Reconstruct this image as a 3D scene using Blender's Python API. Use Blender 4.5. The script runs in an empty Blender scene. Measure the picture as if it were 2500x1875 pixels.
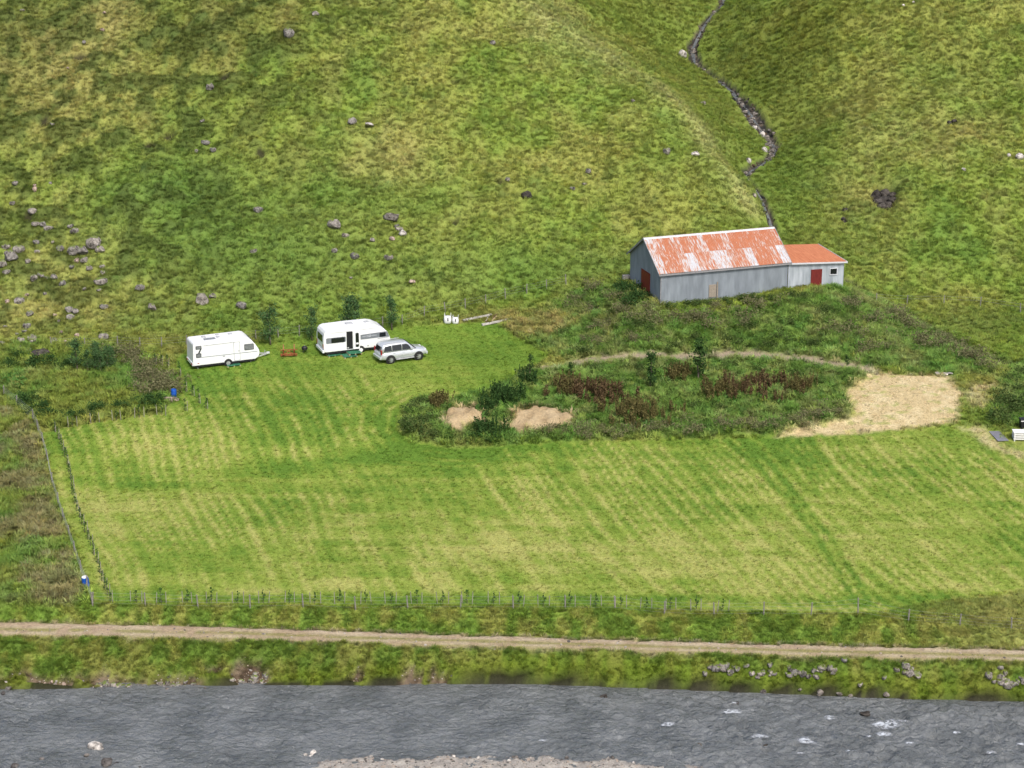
import bpy, bmesh, math, random
import numpy as np
from mathutils import Vector, Matrix

# ------------------------------------------------------------------ camera, sky, sun, exposure
scene = bpy.context.scene
COL = scene.collection
R = math.radians
F_PX, PITCH, CAM_H = 5050.0, R(18.38), 65.0

cam_d = bpy.data.cameras.new('camera')
cam_d.sensor_width = 36.0
cam_d.lens = 36.0 * F_PX / 2500.0
cam_d.clip_start = 1.0
cam_d.clip_end = 3000.0
cam = bpy.data.objects.new('camera', cam_d)
COL.objects.link(cam)
cam.location = (0, 0, CAM_H)
cam.rotation_euler = (math.pi / 2 - PITCH, 0, 0)
scene.camera = cam

SUN_EL, SUN_AZ = R(52), R(157)          # azimuth clockwise from +Y
sd = (math.sin(SUN_AZ) * math.cos(SUN_EL), math.cos(SUN_AZ) * math.cos(SUN_EL), math.sin(SUN_EL))
world = bpy.data.worlds.new('World')
scene.world = world
world.use_nodes = True
wn, wl = world.node_tree.nodes, world.node_tree.links
bg = wn['Background']
sky = wn.new('ShaderNodeTexSky')
sky.sky_type = 'NISHITA'
sky.sun_disc = False
sky.sun_elevation = SUN_EL
sky.sun_rotation = SUN_AZ
sky.dust_density = 4.0
sky.air_density = 0.8
wl.new(sky.outputs[0], bg.inputs[0])
bg.inputs[1].default_value = 0.145

sun_d = bpy.data.lights.new('sun', 'SUN')
sun_d.energy = 1.9
sun_d.angle = R(9)
sun_d.color = (1.0, 0.955, 0.88)
sun = bpy.data.objects.new('sun', sun_d)
COL.objects.link(sun)
sun.rotation_euler = Vector(sd).to_track_quat('Z', 'Y').to_euler()
sun.location = (60, 40, 150)

vs = scene.view_settings
vs.view_transform = 'Standard'
vs.look = 'None'
vs.exposure = 0.43
vs.gamma = 1.0
vs.use_curve_mapping = False
scene.render.engine = 'CYCLES'

rnd = random.Random(7)
NP = np.random.default_rng(11)

# ------------------------------------------------------------------ pixel -> ray, noise, terrain
def ray(u, v):
    a, b = (u - 1250.0) / F_PX, (v - 937.5) / F_PX
    return np.array([a, math.cos(PITCH) - b * math.sin(PITCH), -math.sin(PITCH) - b * math.cos(PITCH)])

def at_z(u, v, z):
    d = ray(u, v); t = (z - CAM_H) / d[2]
    return np.array([d[0] * t, d[1] * t, z])

def at_y(u, v, y):
    d = ray(u, v); t = y / d[1]
    return np.array([d[0] * t, y, CAM_H + d[2] * t])

def hash2(ix, iy, seed):
    h = (ix.astype(np.int64) * 374761393 + iy.astype(np.int64) * 668265263 + seed * 974634777) & 0xFFFFFFFF
    h = ((h ^ (h >> 13)) * 1274126177) & 0xFFFFFFFF
    h = h ^ (h >> 16)
    return (h & 0xFFFF) / 65535.0

def vnoise(x, y, seed=0):
    ix, iy = np.floor(x), np.floor(y)
    fx, fy = x - ix, y - iy
    fx = fx * fx * fx * (fx * (fx * 6 - 15) + 10); fy = fy * fy * fy * (fy * (fy * 6 - 15) + 10)
    a = hash2(ix, iy, seed); b = hash2(ix + 1, iy, seed)
    c = hash2(ix, iy + 1, seed); d = hash2(ix + 1, iy + 1, seed)
    return (a + (b - a) * fx) * (1 - fy) + (c + (d - c) * fx) * fy

def fbm(x, y, seed=0, octv=4, gain=0.5):
    s, amp, tot = 0, 1.0, 0
    c, sn = math.cos(0.6), math.sin(0.6)
    for o in range(octv):
        s = s + amp * vnoise(x, y, seed + o * 17)
        tot += amp; amp *= gain
        x, y = (x * c - y * sn) * 2.03 + 5.2, (x * sn + y * c) * 2.03 + 1.7
    return s / tot

def sstep(a, b, x):
    t = np.clip((x - a) / (b - a), 0, 1)
    return t * t * (3 - 2 * t)

# control points of the land: (pixel, height) or (pixel, distance)
CP = []
def cz(u, v, z): CP.append(at_z(u, v, z))
def cy(u, v, y): CP.append(at_y(u, v, y))
for u in (-500, 200, 1250, 2100, 2900): cz(u, 1487, 3.0)
for u, v, z in ((-300, 1300, 3.5), (300, 1300, 3.6), (900, 1300, 3.6), (1500, 1300, 3.6), (2100, 1300, 3.7), (2800, 1300, 3.8),
                (-200, 1150, 4.3), (300, 1170, 4.1), (800, 1150, 4.2), (300, 1050, 5.6), (750, 1050, 5.5), (1200, 1120, 4.6),
                (1600, 1110, 4.8), (2050, 1110, 4.9), (2600, 1130, 4.9), (100, 960, 6.1), (500, 960, 6.1), (900, 950, 6.1),
                (500, 880, 6.7), (900, 880, 6.7), (1200, 900, 6.5), (1300, 895, 6.4), (1700, 868, 6.7), (2100, 895, 6.4),
                (1500, 970, 5.9), (1900, 970, 5.8), (2250, 970, 5.9), (2480, 1060, 5.3), (2700, 950, 6.0),
                (1470, 790, 8.0), (1700, 802, 8.2), (2000, 785, 8.5), (2200, 810, 7.2), (1380, 780, 7.5), (1250, 800, 7.1),
                (1560, 745, 9.5), (1612, 742, 9.8), (1918, 716, 10.0), (2065, 718, 9.8),
                (-300, 860, 7.0), (0, 850, 7.2), (450, 830, 7.2), (800, 800, 7.4), (1050, 778, 7.6), (1350, 712, 8.9)):
    cz(u, v, z)
CP += [np.array([12.5, 198.5, 10.2]), np.array([21, 202, 10.3]), np.array([31, 201, 9.6]), np.array([20, 196, 10.0])]
def tanp(v): return math.tan(PITCH + math.atan((v - 937.5) / F_PX))
def hill(u, v, y0, z0, sl): cy(u, v, ((CAM_H - z0) + sl * y0) / (tanp(v) + sl))
for u in (-500, -200, 150, 500, 850):
    for v in (680, 480, 280, 80, -150): hill(u, v, 190, 7.5, 0.44)
for v in (620, 450, 260, 60, -150): hill(1180, v, 194, 8.2, 0.42)
for v in (580, 430, 280): hill(1480, v, 200, 9.4, 0.40)
for u, v, y in ((1400, 100, 246), (1300, 20, 252), (1640, 250, 231), (1760, 410, 219), (1820, 560, 209)): cy(u, v, y)
for u, v, y in ((1885, 545, 213.5), (1820, 415, 226), (1885, 350, 237), (1800, 220, 256), (1700, 130, 274), (1760, 0, 292), (1800, -80, 312)):
    cy(u, v, y)
for u, v, y in ((1500, -30, 283), (2080, 690, 203.5), (2200, 757, 198.5), (2470, 890, 183.5), (2210, 742, 201.5), (2500, 762, 199), (2700, 775, 197)):
    cy(u, v, y)
for u, sl in ((2010, 0.30), (2250, 0.35), (2550, 0.37), (2900, 0.37)):
    for v in ((560, 330, 120, -80) if u == 2010 else (620, 430, 230, 40, -120)): hill(u, v, 203, 7.6, sl)
CP = np.array(CP)
_n = len(CP)
def _phi(r2): return 0.5 * r2 * np.log(np.maximum(r2, 1e-9))
_K = _phi((CP[:, None, 0] - CP[None, :, 0]) ** 2 + (CP[:, None, 1] - CP[None, :, 1]) ** 2) + np.eye(_n) * 6.0
_P = np.c_[np.ones(_n), CP[:, :2]]
_A = np.block([[_K, _P], [_P.T, np.zeros((3, 3))]])
_W = np.linalg.solve(_A, np.r_[CP[:, 2], 0, 0, 0])
def tps(x, y):
    sh = x.shape
    xf = np.clip(x.ravel(), -92, 98); yf = np.clip(y.ravel(), 118, 318)
    z = _W[_n] + _W[_n + 1] * xf + _W[_n + 2] * yf
    for i in range(_n):
        z = z + _W[i] * _phi((xf - CP[i, 0]) ** 2 + (yf - CP[i, 1]) ** 2)
    z = z + 0.30 * np.minimum(np.maximum(y.ravel() - 318, 0), 500)
    return z.reshape(sh)

def edge_fn(pts, z):
    w = np.array([at_z(u, v, z) for u, v in pts])
    return lambda x: np.interp(x, w[:, 0], w[:, 1])
YE = edge_fn([(-400, 1688), (0, 1683), (300, 1680), (600, 1673), (1000, 1673), (1250, 1669), (1600, 1681), (1900, 1694), (2200, 1706), (2500, 1714), (2900, 1724)], 0.0)
YR1 = edge_fn([(-400, 1548), (0, 1552), (500, 1558), (1000, 1573), (1500, 1587), (2000, 1602), (2500, 1615), (2900, 1626)], 2.15)
YR2 = edge_fn([(-400, 1512), (0, 1516), (500, 1527), (1000, 1544), (1500, 1560), (2000, 1574), (2500, 1584), (2900, 1592)], 2.25)
YF = edge_fn([(-400, 1470), (0, 1473), (230, 1478), (1250, 1487), (2100, 1503), (2500, 1508), (2900, 1510)], 3.0)

STREAM = [(1790, -80, 310), (1760, 0, 292), (1715, 65, 283), (1690, 110, 277), (1700, 145, 272), (1790, 205, 258.5), (1825, 260, 250), (1850, 305, 244),
          (1893, 345, 238), (1880, 368, 234), (1818, 412, 227), (1858, 475, 220), (1888, 545, 213.5)]
STREAM = [at_y(*s) for s in STREAM]
LOWER = [(1960, 620, 208), (2060, 690, 204), (2130, 722, 201), (2200, 757, 198), (2300, 812, 192), (2400, 857, 187), (2470, 888, 183.5)]
LOWER = [at_y(*s) for s in LOWER]

def poly_dist(x, y, pts, closed=False):
    d2 = np.full(x.shape, 1e9); n = len(pts)
    for i in range(n if closed else n - 1):
        ax, ay = pts[i][0], pts[i][1]; bx, by = pts[(i + 1) % n][0], pts[(i + 1) % n][1]
        vx, vy = bx - ax, by - ay
        t = np.clip(((x - ax) * vx + (y - ay) * vy) / (vx * vx + vy * vy + 1e-9), 0, 1)
        d2 = np.minimum(d2, (x - ax - t * vx) ** 2 + (y - ay - t * vy) ** 2)
    return np.sqrt(d2)

def inside(x, y, pts):
    r = np.zeros(x.shape, bool); n = len(pts)
    for i in range(n):
        ax, ay = pts[i][0], pts[i][1]; bx, by = pts[i - 1][0], pts[i - 1][1]
        c = ((ay > y) != (by > y)) & (x < (bx - ax) * (y - ay) / (by - ay + 1e-12) + ax)
        r ^= c
    return r

def base_h(x, y):
    z = tps(x, y)
    ye, r1, r2, yf = YE(x), YR1(x), YR2(x), YF(x)
    lo = np.zeros_like(z) - 0.45
    t = np.clip((y - ye) / (r1 - 0.5 - ye), 0, 1)
    lip = .12 + .30 * sstep(.35, .65, fbm(x * .35, y * 0 + 3.1, 150, 3))
    bank = np.where(t < .035, -0.25 + (lip + .25) * t / .035, lip + (2.1 - lip) * (1 - (1 - (t - .035) / .965) ** 1.5))
    lo = np.where(y > ye, bank, np.maximum(-0.6, -0.25 - (ye - y) * 0.35))
    lo = np.where(y > r1 - 0.5, 2.1 + 0.1 * np.clip((y - r1 + .5) / (r2 - r1 + 1), 0, 1), lo)
    t2 = np.clip((y - r2) / (yf - r2), 0, 1)
    lo = np.where(y > r2, 2.2 + 0.8 * sstep(0.25, 1, t2) - 0.25 * np.exp(-((t2 - 0.2) / 0.16) ** 2), lo)
    k = sstep(0, 6, y - yf)
    z = lo * (1 - k) + z * k
    # near shore far below the frame: gravel, then level ground
    z = np.where(y < 112, np.maximum(z, -0.6 + np.clip((112 - y) / 8, 0, 1) * 1.6), z)
    return z

_gx, _gy = np.arange(-100, 106, 0.5), np.arange(90, 330, 0.5)
_GX, _GY = np.meshgrid(_gx, _gy, indexing='ij')
_GZ = base_h(_GX, _GY)
def lerp_grid(G, gx0, gy0, st, x, y):
    fx = np.clip((x - gx0) / st, 0, G.shape[0] - 1.001); fy = np.clip((y - gy0) / st, 0, G.shape[1] - 1.001)
    i, j = fx.astype(int), fy.astype(int); a, b = fx - i, fy - j
    if G.ndim == 3: a, b = a[..., None], b[..., None]
    return (G[i, j] * (1 - a) + G[i + 1, j] * a) * (1 - b) + (G[i, j + 1] * (1 - a) + G[i + 1, j + 1] * a) * b
def gz(x, y): return lerp_grid(_GZ, -100, 90, 0.5, np.asarray(x, float), np.asarray(y, float))
def hit(u, v):
    """where the view ray through a photo pixel meets the land"""
    d = ray(u, v); ts = np.arange(105, 345, 0.05)
    below = (CAM_H + d[2] * ts) < gz(d[0] * ts, d[1] * ts)
    k = int(np.argmax(below)) if below.any() else len(ts) - 1
    t = ts[k]
    return np.array([d[0] * t, d[1] * t, CAM_H + d[2] * t])
def hits(pts): return [hit(u, v) for u, v in pts]

FIELD = hits([(128, 1050), (250, 1030), (400, 1008), (450, 950), (425, 885), (440, 862), (640, 838), (900, 805), (1090, 790), (1215, 790), (1290, 835), (1345, 872), (1270, 905),
              (1262, 935), (1180, 962), (1020, 985), (985, 1005), (982, 1045), (1010, 1080), (1110, 1093), (1250, 1088), (1600, 1075), (1900, 1067), (2130, 1058), (2340, 1035),
              (2430, 1045), (2500, 1110), (3000, 1190), (3000, 1405), (2500, 1445), (2260, 1474), (2120, 1500), (1250, 1482), (230, 1473), (205, 1400), (155, 1250), (127, 1160), (100, 1060)])
ISLAND = hits([(985, 1045), (988, 1005), (1020, 982), (1100, 985), (1180, 957), (1262, 918), (1330, 902), (1500, 880), (1700, 872), (1900, 880), (2120, 905), (2125, 925),
               (2060, 958), (2078, 1010), (2072, 1025), (1900, 1064), (1600, 1073), (1250, 1086), (1110, 1090), (1010, 1076)])
STRAW = hits([(2115, 912), (2320, 920), (2347, 960), (2340, 1032), (2130, 1056), (1895, 1068), (1912, 1056), (2070, 1027), (2078, 1010), (2058, 960), (2122, 926)])
STRAW2 = hits([(2360, 940), (2430, 935), (2410, 960), (2385, 1000), (2370, 990)])
STRAW3 = hits([(2350, 1045), (2395, 1040), (2420, 1075), (2500, 1110), (2500, 1125), (2400, 1085)])
PATH = hits([(1262, 905), (1400, 877), (1600, 859), (1800, 855), (2000, 873), (2140, 895), (2140, 916), (2000, 899), (1800, 879), (1600, 882), (1400, 901), (1280, 917)])
EMBANK = hits([(1215, 790), (1290, 770), (1400, 715), (1520, 690), (1570, 730), (1640, 770), (1900, 745), (2090, 715), (2160, 730), (2300, 830), (2440, 900), (2440, 915), (2320, 918),
               (2140, 896), (2000, 874), (1800, 856), (1600, 861), (1400, 878), (1345, 872), (1290, 835)])
LEFTVEG = hits([(-400, 860), (120, 835), (260, 845), (330, 870), (380, 880), (440, 930), (440, 975), (400, 1008), (128, 1048), (85, 1035), (30, 985), (-400, 930)])
LEFTROUGH = hits([(-450, 975), (30, 1000), (80, 1040), (98, 1075), (127, 1190), (160, 1300), (200, 1420), (220, 1475), (-450, 1475)])
DRYGRASS = hits([(1090, 790), (1150, 770), (1260, 755), (1400, 760), (1400, 800), (1300, 830), (1215, 790)])
RIGHTVEG = hits([(2460, 890), (2600, 870), (2600, 1060), (2500, 1050), (2440, 1040), (2435, 960)])
BAR = hits([(740, 1897), (800, 1874), (900, 1864), (1250, 1863), (1500, 1872), (1600, 1879), (1760, 1897), (1760, 1960), (740, 1960)])

def warp(x, y, a=0.5, s=1.3):
    return x + a * (fbm(x * s, y * s, 91, 3) - .5) * 2, y + a * (fbm(x * s, y * s, 57, 3) - .5) * 2

def field_mask(x, y, pts, soft=0.25, wa=0.35):
    xw, yw = warp(x, y, wa)
    d = poly_dist(xw, yw, pts, True) * np.where(inside(xw, yw, pts), 1, -1)
    return sstep(-soft, soft, d)

def masks(x, y):
    m = {}
    m['field'] = field_mask(x, y, FIELD, 0.3, 0.3)
    m['island'] = field_mask(x, y, ISLAND, 0.35, 0.5)
    m['straw'] = np.maximum(field_mask(x, y, STRAW, 0.4, 0.4), 0.75 * np.maximum(field_mask(x, y, STRAW2, 0.9, 0.9), field_mask(x, y, STRAW3, 0.7, 0.8)))
    m['path'] = field_mask(x, y, PATH, 0.25, 0.55)
    m['embank'] = field_mask(x, y, EMBANK, 0.6, 0.9) * (1 - m['path'])
    m['leftveg'] = field_mask(x, y, LEFTVEG, 0.5, 0.8)
    m['rough'] = field_mask(x, y, LEFTROUGH, 0.4, 0.4)
    m['dry'] = field_mask(x, y, DRYGRASS, 1.6, 1.5)
    m['rveg'] = field_mask(x, y, RIGHTVEG, 0.6, 0.8)
    xw, yw = warp(x, y, 0.28, 0.9)
    m['road'] = sstep(-0.25, 0.25, np.minimum(yw - YR1(x) + .22, YR2(x) - yw + .15))
    m['bank'] = sstep(-.1, .1, YR1(x) - yw) * sstep(-0.3, 0.0, yw - YE(x))
    m['verge'] = sstep(-.1, .1, yw - YR2(x)) * (1 - m['field']) * sstep(152, 150, yw) * (1 - m['rough'])
    m['bed'] = sstep(0.1, -0.2, y - YE(x))
    xw, yw = warp(x, y, 0.35, 1.1)
    sdist = poly_dist(xw, yw, STREAM)
    wid = 0.50 + 0.70 * np.exp(-((y - 247) / 7.0) ** 2) + 0.35 * np.exp(-((y - 274) / 5.0) ** 2)
    m['sd'] = sdist / wid
    m['stream'] = sstep(1.15, 0.8, sdist / wid)
    ld = poly_dist(xw, yw, LOWER)
    m['ditch'] = sstep(1.2, 0.5, ld)
    m['bar'] = field_mask(x, y, BAR, 0.7, 0.8)
    wild = np.clip(1 - m['field'] - m['road'] - m['bed'] - m['straw'] - m['path'], 0, 1)
    m['wild'] = wild
    yh = np.interp(x, [-60, -34, -12, 0, 14, 30, 60], [188, 189, 193, 198, 201, 203, 202])
    m['hill'] = sstep(-3, 3, y - yh) * wild
    return m

RIM = hits([(1290, 20), (1400, 90), (1480, 140), (1560, 190), (1640, 250), (1700, 320), (1740, 380), (1790, 440), (1835, 505)])
SANDP = [hit(1135, 1035), hit(1320, 1040)]

# bank cuts (bare earth scars, undercut shade painted into their colour) as (u, v, rx m, ry m)
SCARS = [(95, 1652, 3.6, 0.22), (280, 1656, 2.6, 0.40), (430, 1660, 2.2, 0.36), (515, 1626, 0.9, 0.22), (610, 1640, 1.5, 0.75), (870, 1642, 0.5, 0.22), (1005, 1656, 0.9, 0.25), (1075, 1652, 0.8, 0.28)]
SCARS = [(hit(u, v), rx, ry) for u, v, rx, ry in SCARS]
HOLES = [(2160, 476, 1.45, 2.6, .9), (2064, 512, .5, .6, .45), (2062, 537, .45, .5, .4), (2326, 296, .7, .5, .35), (917, 443, .5, .5, .45), (1222, 443, .55, .6, .45), (1276, 486, .7, .7, .5), (1109, 532, .4, .45, .4),
         (1636, 247, .8, .9, .5), (70, 528, .6, .7, .5), (108, 305, .55, .8, .5), (410, 315, .8, .8, .4), (365, 340, .8, .8, .4), (640, 378, .6, .7, .4), (195, 128, .9, .9, .4), (545, 188, .7, .7, .4), (1110, 190, .5, .5, .4), (1655, 585, .3, .3, .1)]
HOLES = [(hit(u, v), rx, ry, dp) for u, v, rx, ry, dp in HOLES]

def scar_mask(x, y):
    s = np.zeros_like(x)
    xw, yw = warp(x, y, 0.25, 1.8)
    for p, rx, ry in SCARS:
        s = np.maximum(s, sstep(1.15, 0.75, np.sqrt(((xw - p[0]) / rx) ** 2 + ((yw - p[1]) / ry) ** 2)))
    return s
def hole_mask(x, y):
    s = np.zeros_like(x); dp = np.zeros_like(x)
    xw, yw = warp(x, y, 0.3, 1.6)
    for p, rx, ry, d in HOLES:
        k = sstep(1.2, 0.6, np.sqrt(((xw - p[0]) / rx) ** 2 + ((yw - p[1]) / ry) ** 2))
        s = np.maximum(s, k); dp = np.maximum(dp, k * d)
    return s, dp

def detail_h(x, y, m):
    """tussocks, hummocks, cuts"""
    h = m['hill']
    gul = sstep(14, 4.0, poly_dist(x, y, STREAM))
    xw, yw = warp(x, y, .5, .7)
    bil = lambda fx, fy, sd: np.abs(vnoise(xw * fx, yw * fy, sd) * 2 - 1)
    tus = (fbm(x * 0.3, y * 0.22, 3, 3) - .5) * 0.8 + bil(.62, .55, 8) * .22 + bil(1.35, 1.2, 9) * .20 + bil(2.8, 2.4, 10) * .11 - .27
    big = (fbm(x * 0.13, y * 0.11, 21, 3) - .5) * 1.8
    heath = sstep(0.5, 0.62, fbm(x * 0.55, y * 0.45, 33, 2)) * sstep(-8, -36, x - (y - 225) * 0.35)
    rd_ = poly_dist(x, y, RIM); sdm = poly_dist(x, y, STREAM)
    z = h * (.55 * np.exp(-(rd_ / 2.6) ** 2) - .7 * np.exp(-(sdm / 3.6) ** 2))
    z = z + h * (tus * (1 - 0.6 * gul) + big * sstep(0, 14, y - 195) * (1 - gul) + heath * 0.35)
    other = np.clip(m['island'] + m['embank'] + m['leftveg'] + m['rough'] + m['rveg'], 0, 1)
    z = z + other * ((fbm(x * 0.6, y * 0.6, 5, 3) - .45) * 0.5)
    z = z + m['island'] * 0.25
    z = z + m['verge'] * (fbm(x * 1.3, y * 1.3, 12, 3) - .5) * 0.35 + m['bank'] * (np.abs(vnoise(x * 1.1, y * 1.3, 15) * 2 - 1) * .42 + (fbm(x * .5, y * .7, 16, 3) - .5) * .8 - .15) * sstep(0, .8, y - YE(x)) * sstep(0, .7, YR1(x) - y)
    z = z + m['straw'] * (fbm(x * 2.4, y * 2.4, 44, 3) - .3) * 0.10
    z = z + m['field'] * ((fbm(x * .3, y * .3, 61, 2) - .5) * 0.16 + (fbm(x * 2.2, y * 2.2, 62, 2) - .5) * .04)
    z = z - m['road'] * 0.0 + m['road'] * (fbm(x * 1.5, y * 4, 71, 3) - .5) * 0.06
    z = z - m['stream'] * (0.55 + .15 * np.exp(-((y - 216) / 6) ** 2)) * (1 - m['field']) - m['ditch'] * 0.5 * (1 - m['straw'])
    for p, sx, sy, hh in ((SANDP[0], 1.9, 2.3, 0.6), (SANDP[1], 3.1, 2.5, .75)):
        k = np.exp(-(((x - p[0]) / sx) ** 2 + ((y - p[1]) / sy) ** 2) * 1.3)
        z = z + k * hh * (0.25 + 1.5 * fbm(x * .55, y * .55, 77, 3)) + sstep(.2, .5, k) * (np.abs(vnoise(x * 1.5 + 3, y * 1.1, 78) * 2 - 1) * .32 + np.abs(vnoise(x * 3.1 + y, y * 2.5, 79) * 2 - 1) * .16)
    z = z - scar_mask(x, y) * 0.5 - hole_mask(x, y)[1]
    z = z + m['bar'] * 0.70 + m['bar'] * (fbm(x * 1.2, y * 1.2, 81, 3) - .5) * .08
    # path terrace: cut back of the barn bank
    z = z - m['path'] * 0.12
    return z

def full_h(x, y):
    return base_h(x, y) + detail_h(x, y, masks(x, y))

C = lambda *a: np.array(a)
def mixc(c, d, k): return c * (1 - k[..., None]) + np.asarray(d) * k[..., None]
BLOBS = []   # (pixel, rx m, ry m, colour, strength) natural patches of other plants
def blob(u, v, rx, ry, col, s): BLOBS.append((hit(u, v), rx, ry, np.array(col), s))
GRN, LUSH, OLV, DRY, HEA, PALE = (.178, .245, .042), (.085, .175, .032), (.235, .258, .058), (.36, .31, .115), (.115, .120, .038), (.34, .35, .13)
blob(480, 440, 7, 10, LUSH, .8); blob(330, 480, 6, 6, LUSH, .5); blob(800, 620, 15, 7, LUSH, .5); blob(900, 470, 12, 5, LUSH, .45); blob(560, 600, 12, 7, LUSH, .5); blob(950, 370, 5, 5, DRY, .6); blob(1100, 560, 12, 6, OLV, .4); blob(1500, 640, 8, 3, LUSH, .4)
blob(60, 60, 9, 22, HEA, .55); blob(400, 20, 20, 10, HEA, .32); blob(560, 60, 9, 9, HEA, .3); blob(250, 60, 3.5, 10, DRY, .45); blob(150, 230, 8, 14, DRY, .30); blob(100, 700, 9, 9, DRY, .38); blob(600, 340, 6, 6, OLV, .5)
blob(1350, 60, 5, 10, PALE, .5); blob(1480, 140, 3.5, 8, PALE, .5); blob(1720, 340, 2, 5, PALE, .75); blob(1620, 235, 2, 5, PALE, .5); blob(1800, 470, 2.5, 4, PALE, .5); blob(1640, 480, 5, 5, OLV, .6); blob(1450, 400, 8, 7, OLV, .5)
blob(1950, 90, 9, 14, (.16, .185, .03), .8); blob(2150, 330, 6, 6, DRY, .35); blob(2330, 190, 6, 8, LUSH, .35); blob(1950, 440, 5, 7, LUSH, .6); blob(2250, 70, 8, 14, OLV, .5); blob(2130, 480, 4, 4, DRY, .4); blob(2330, 330, 5, 6, DRY, .3); blob(2300, 600, 9, 4, LUSH, .35); blob(2060, 240, 5, 6, (.19, .21, .05), .5)
blob(1560, 40, 9, 18, (.14, .17, .03), .6); blob(640, 800, 14, 2.2, LUSH, .5); blob(1180, 690, 8, 3, LUSH, .35); blob(1350, 650, 10, 2.5, LUSH, .4); blob(2400, 790, 8, 4, LUSH, .45)
TRACK = hits([(1830, 1085), (1880, 1150), (1950, 1230), (2010, 1310), (2060, 1390), (2105, 1470)])
FOLD = hits([(180, 1175), (450, 1170), (700, 1145), (950, 1112), (1200, 1098)])

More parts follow.
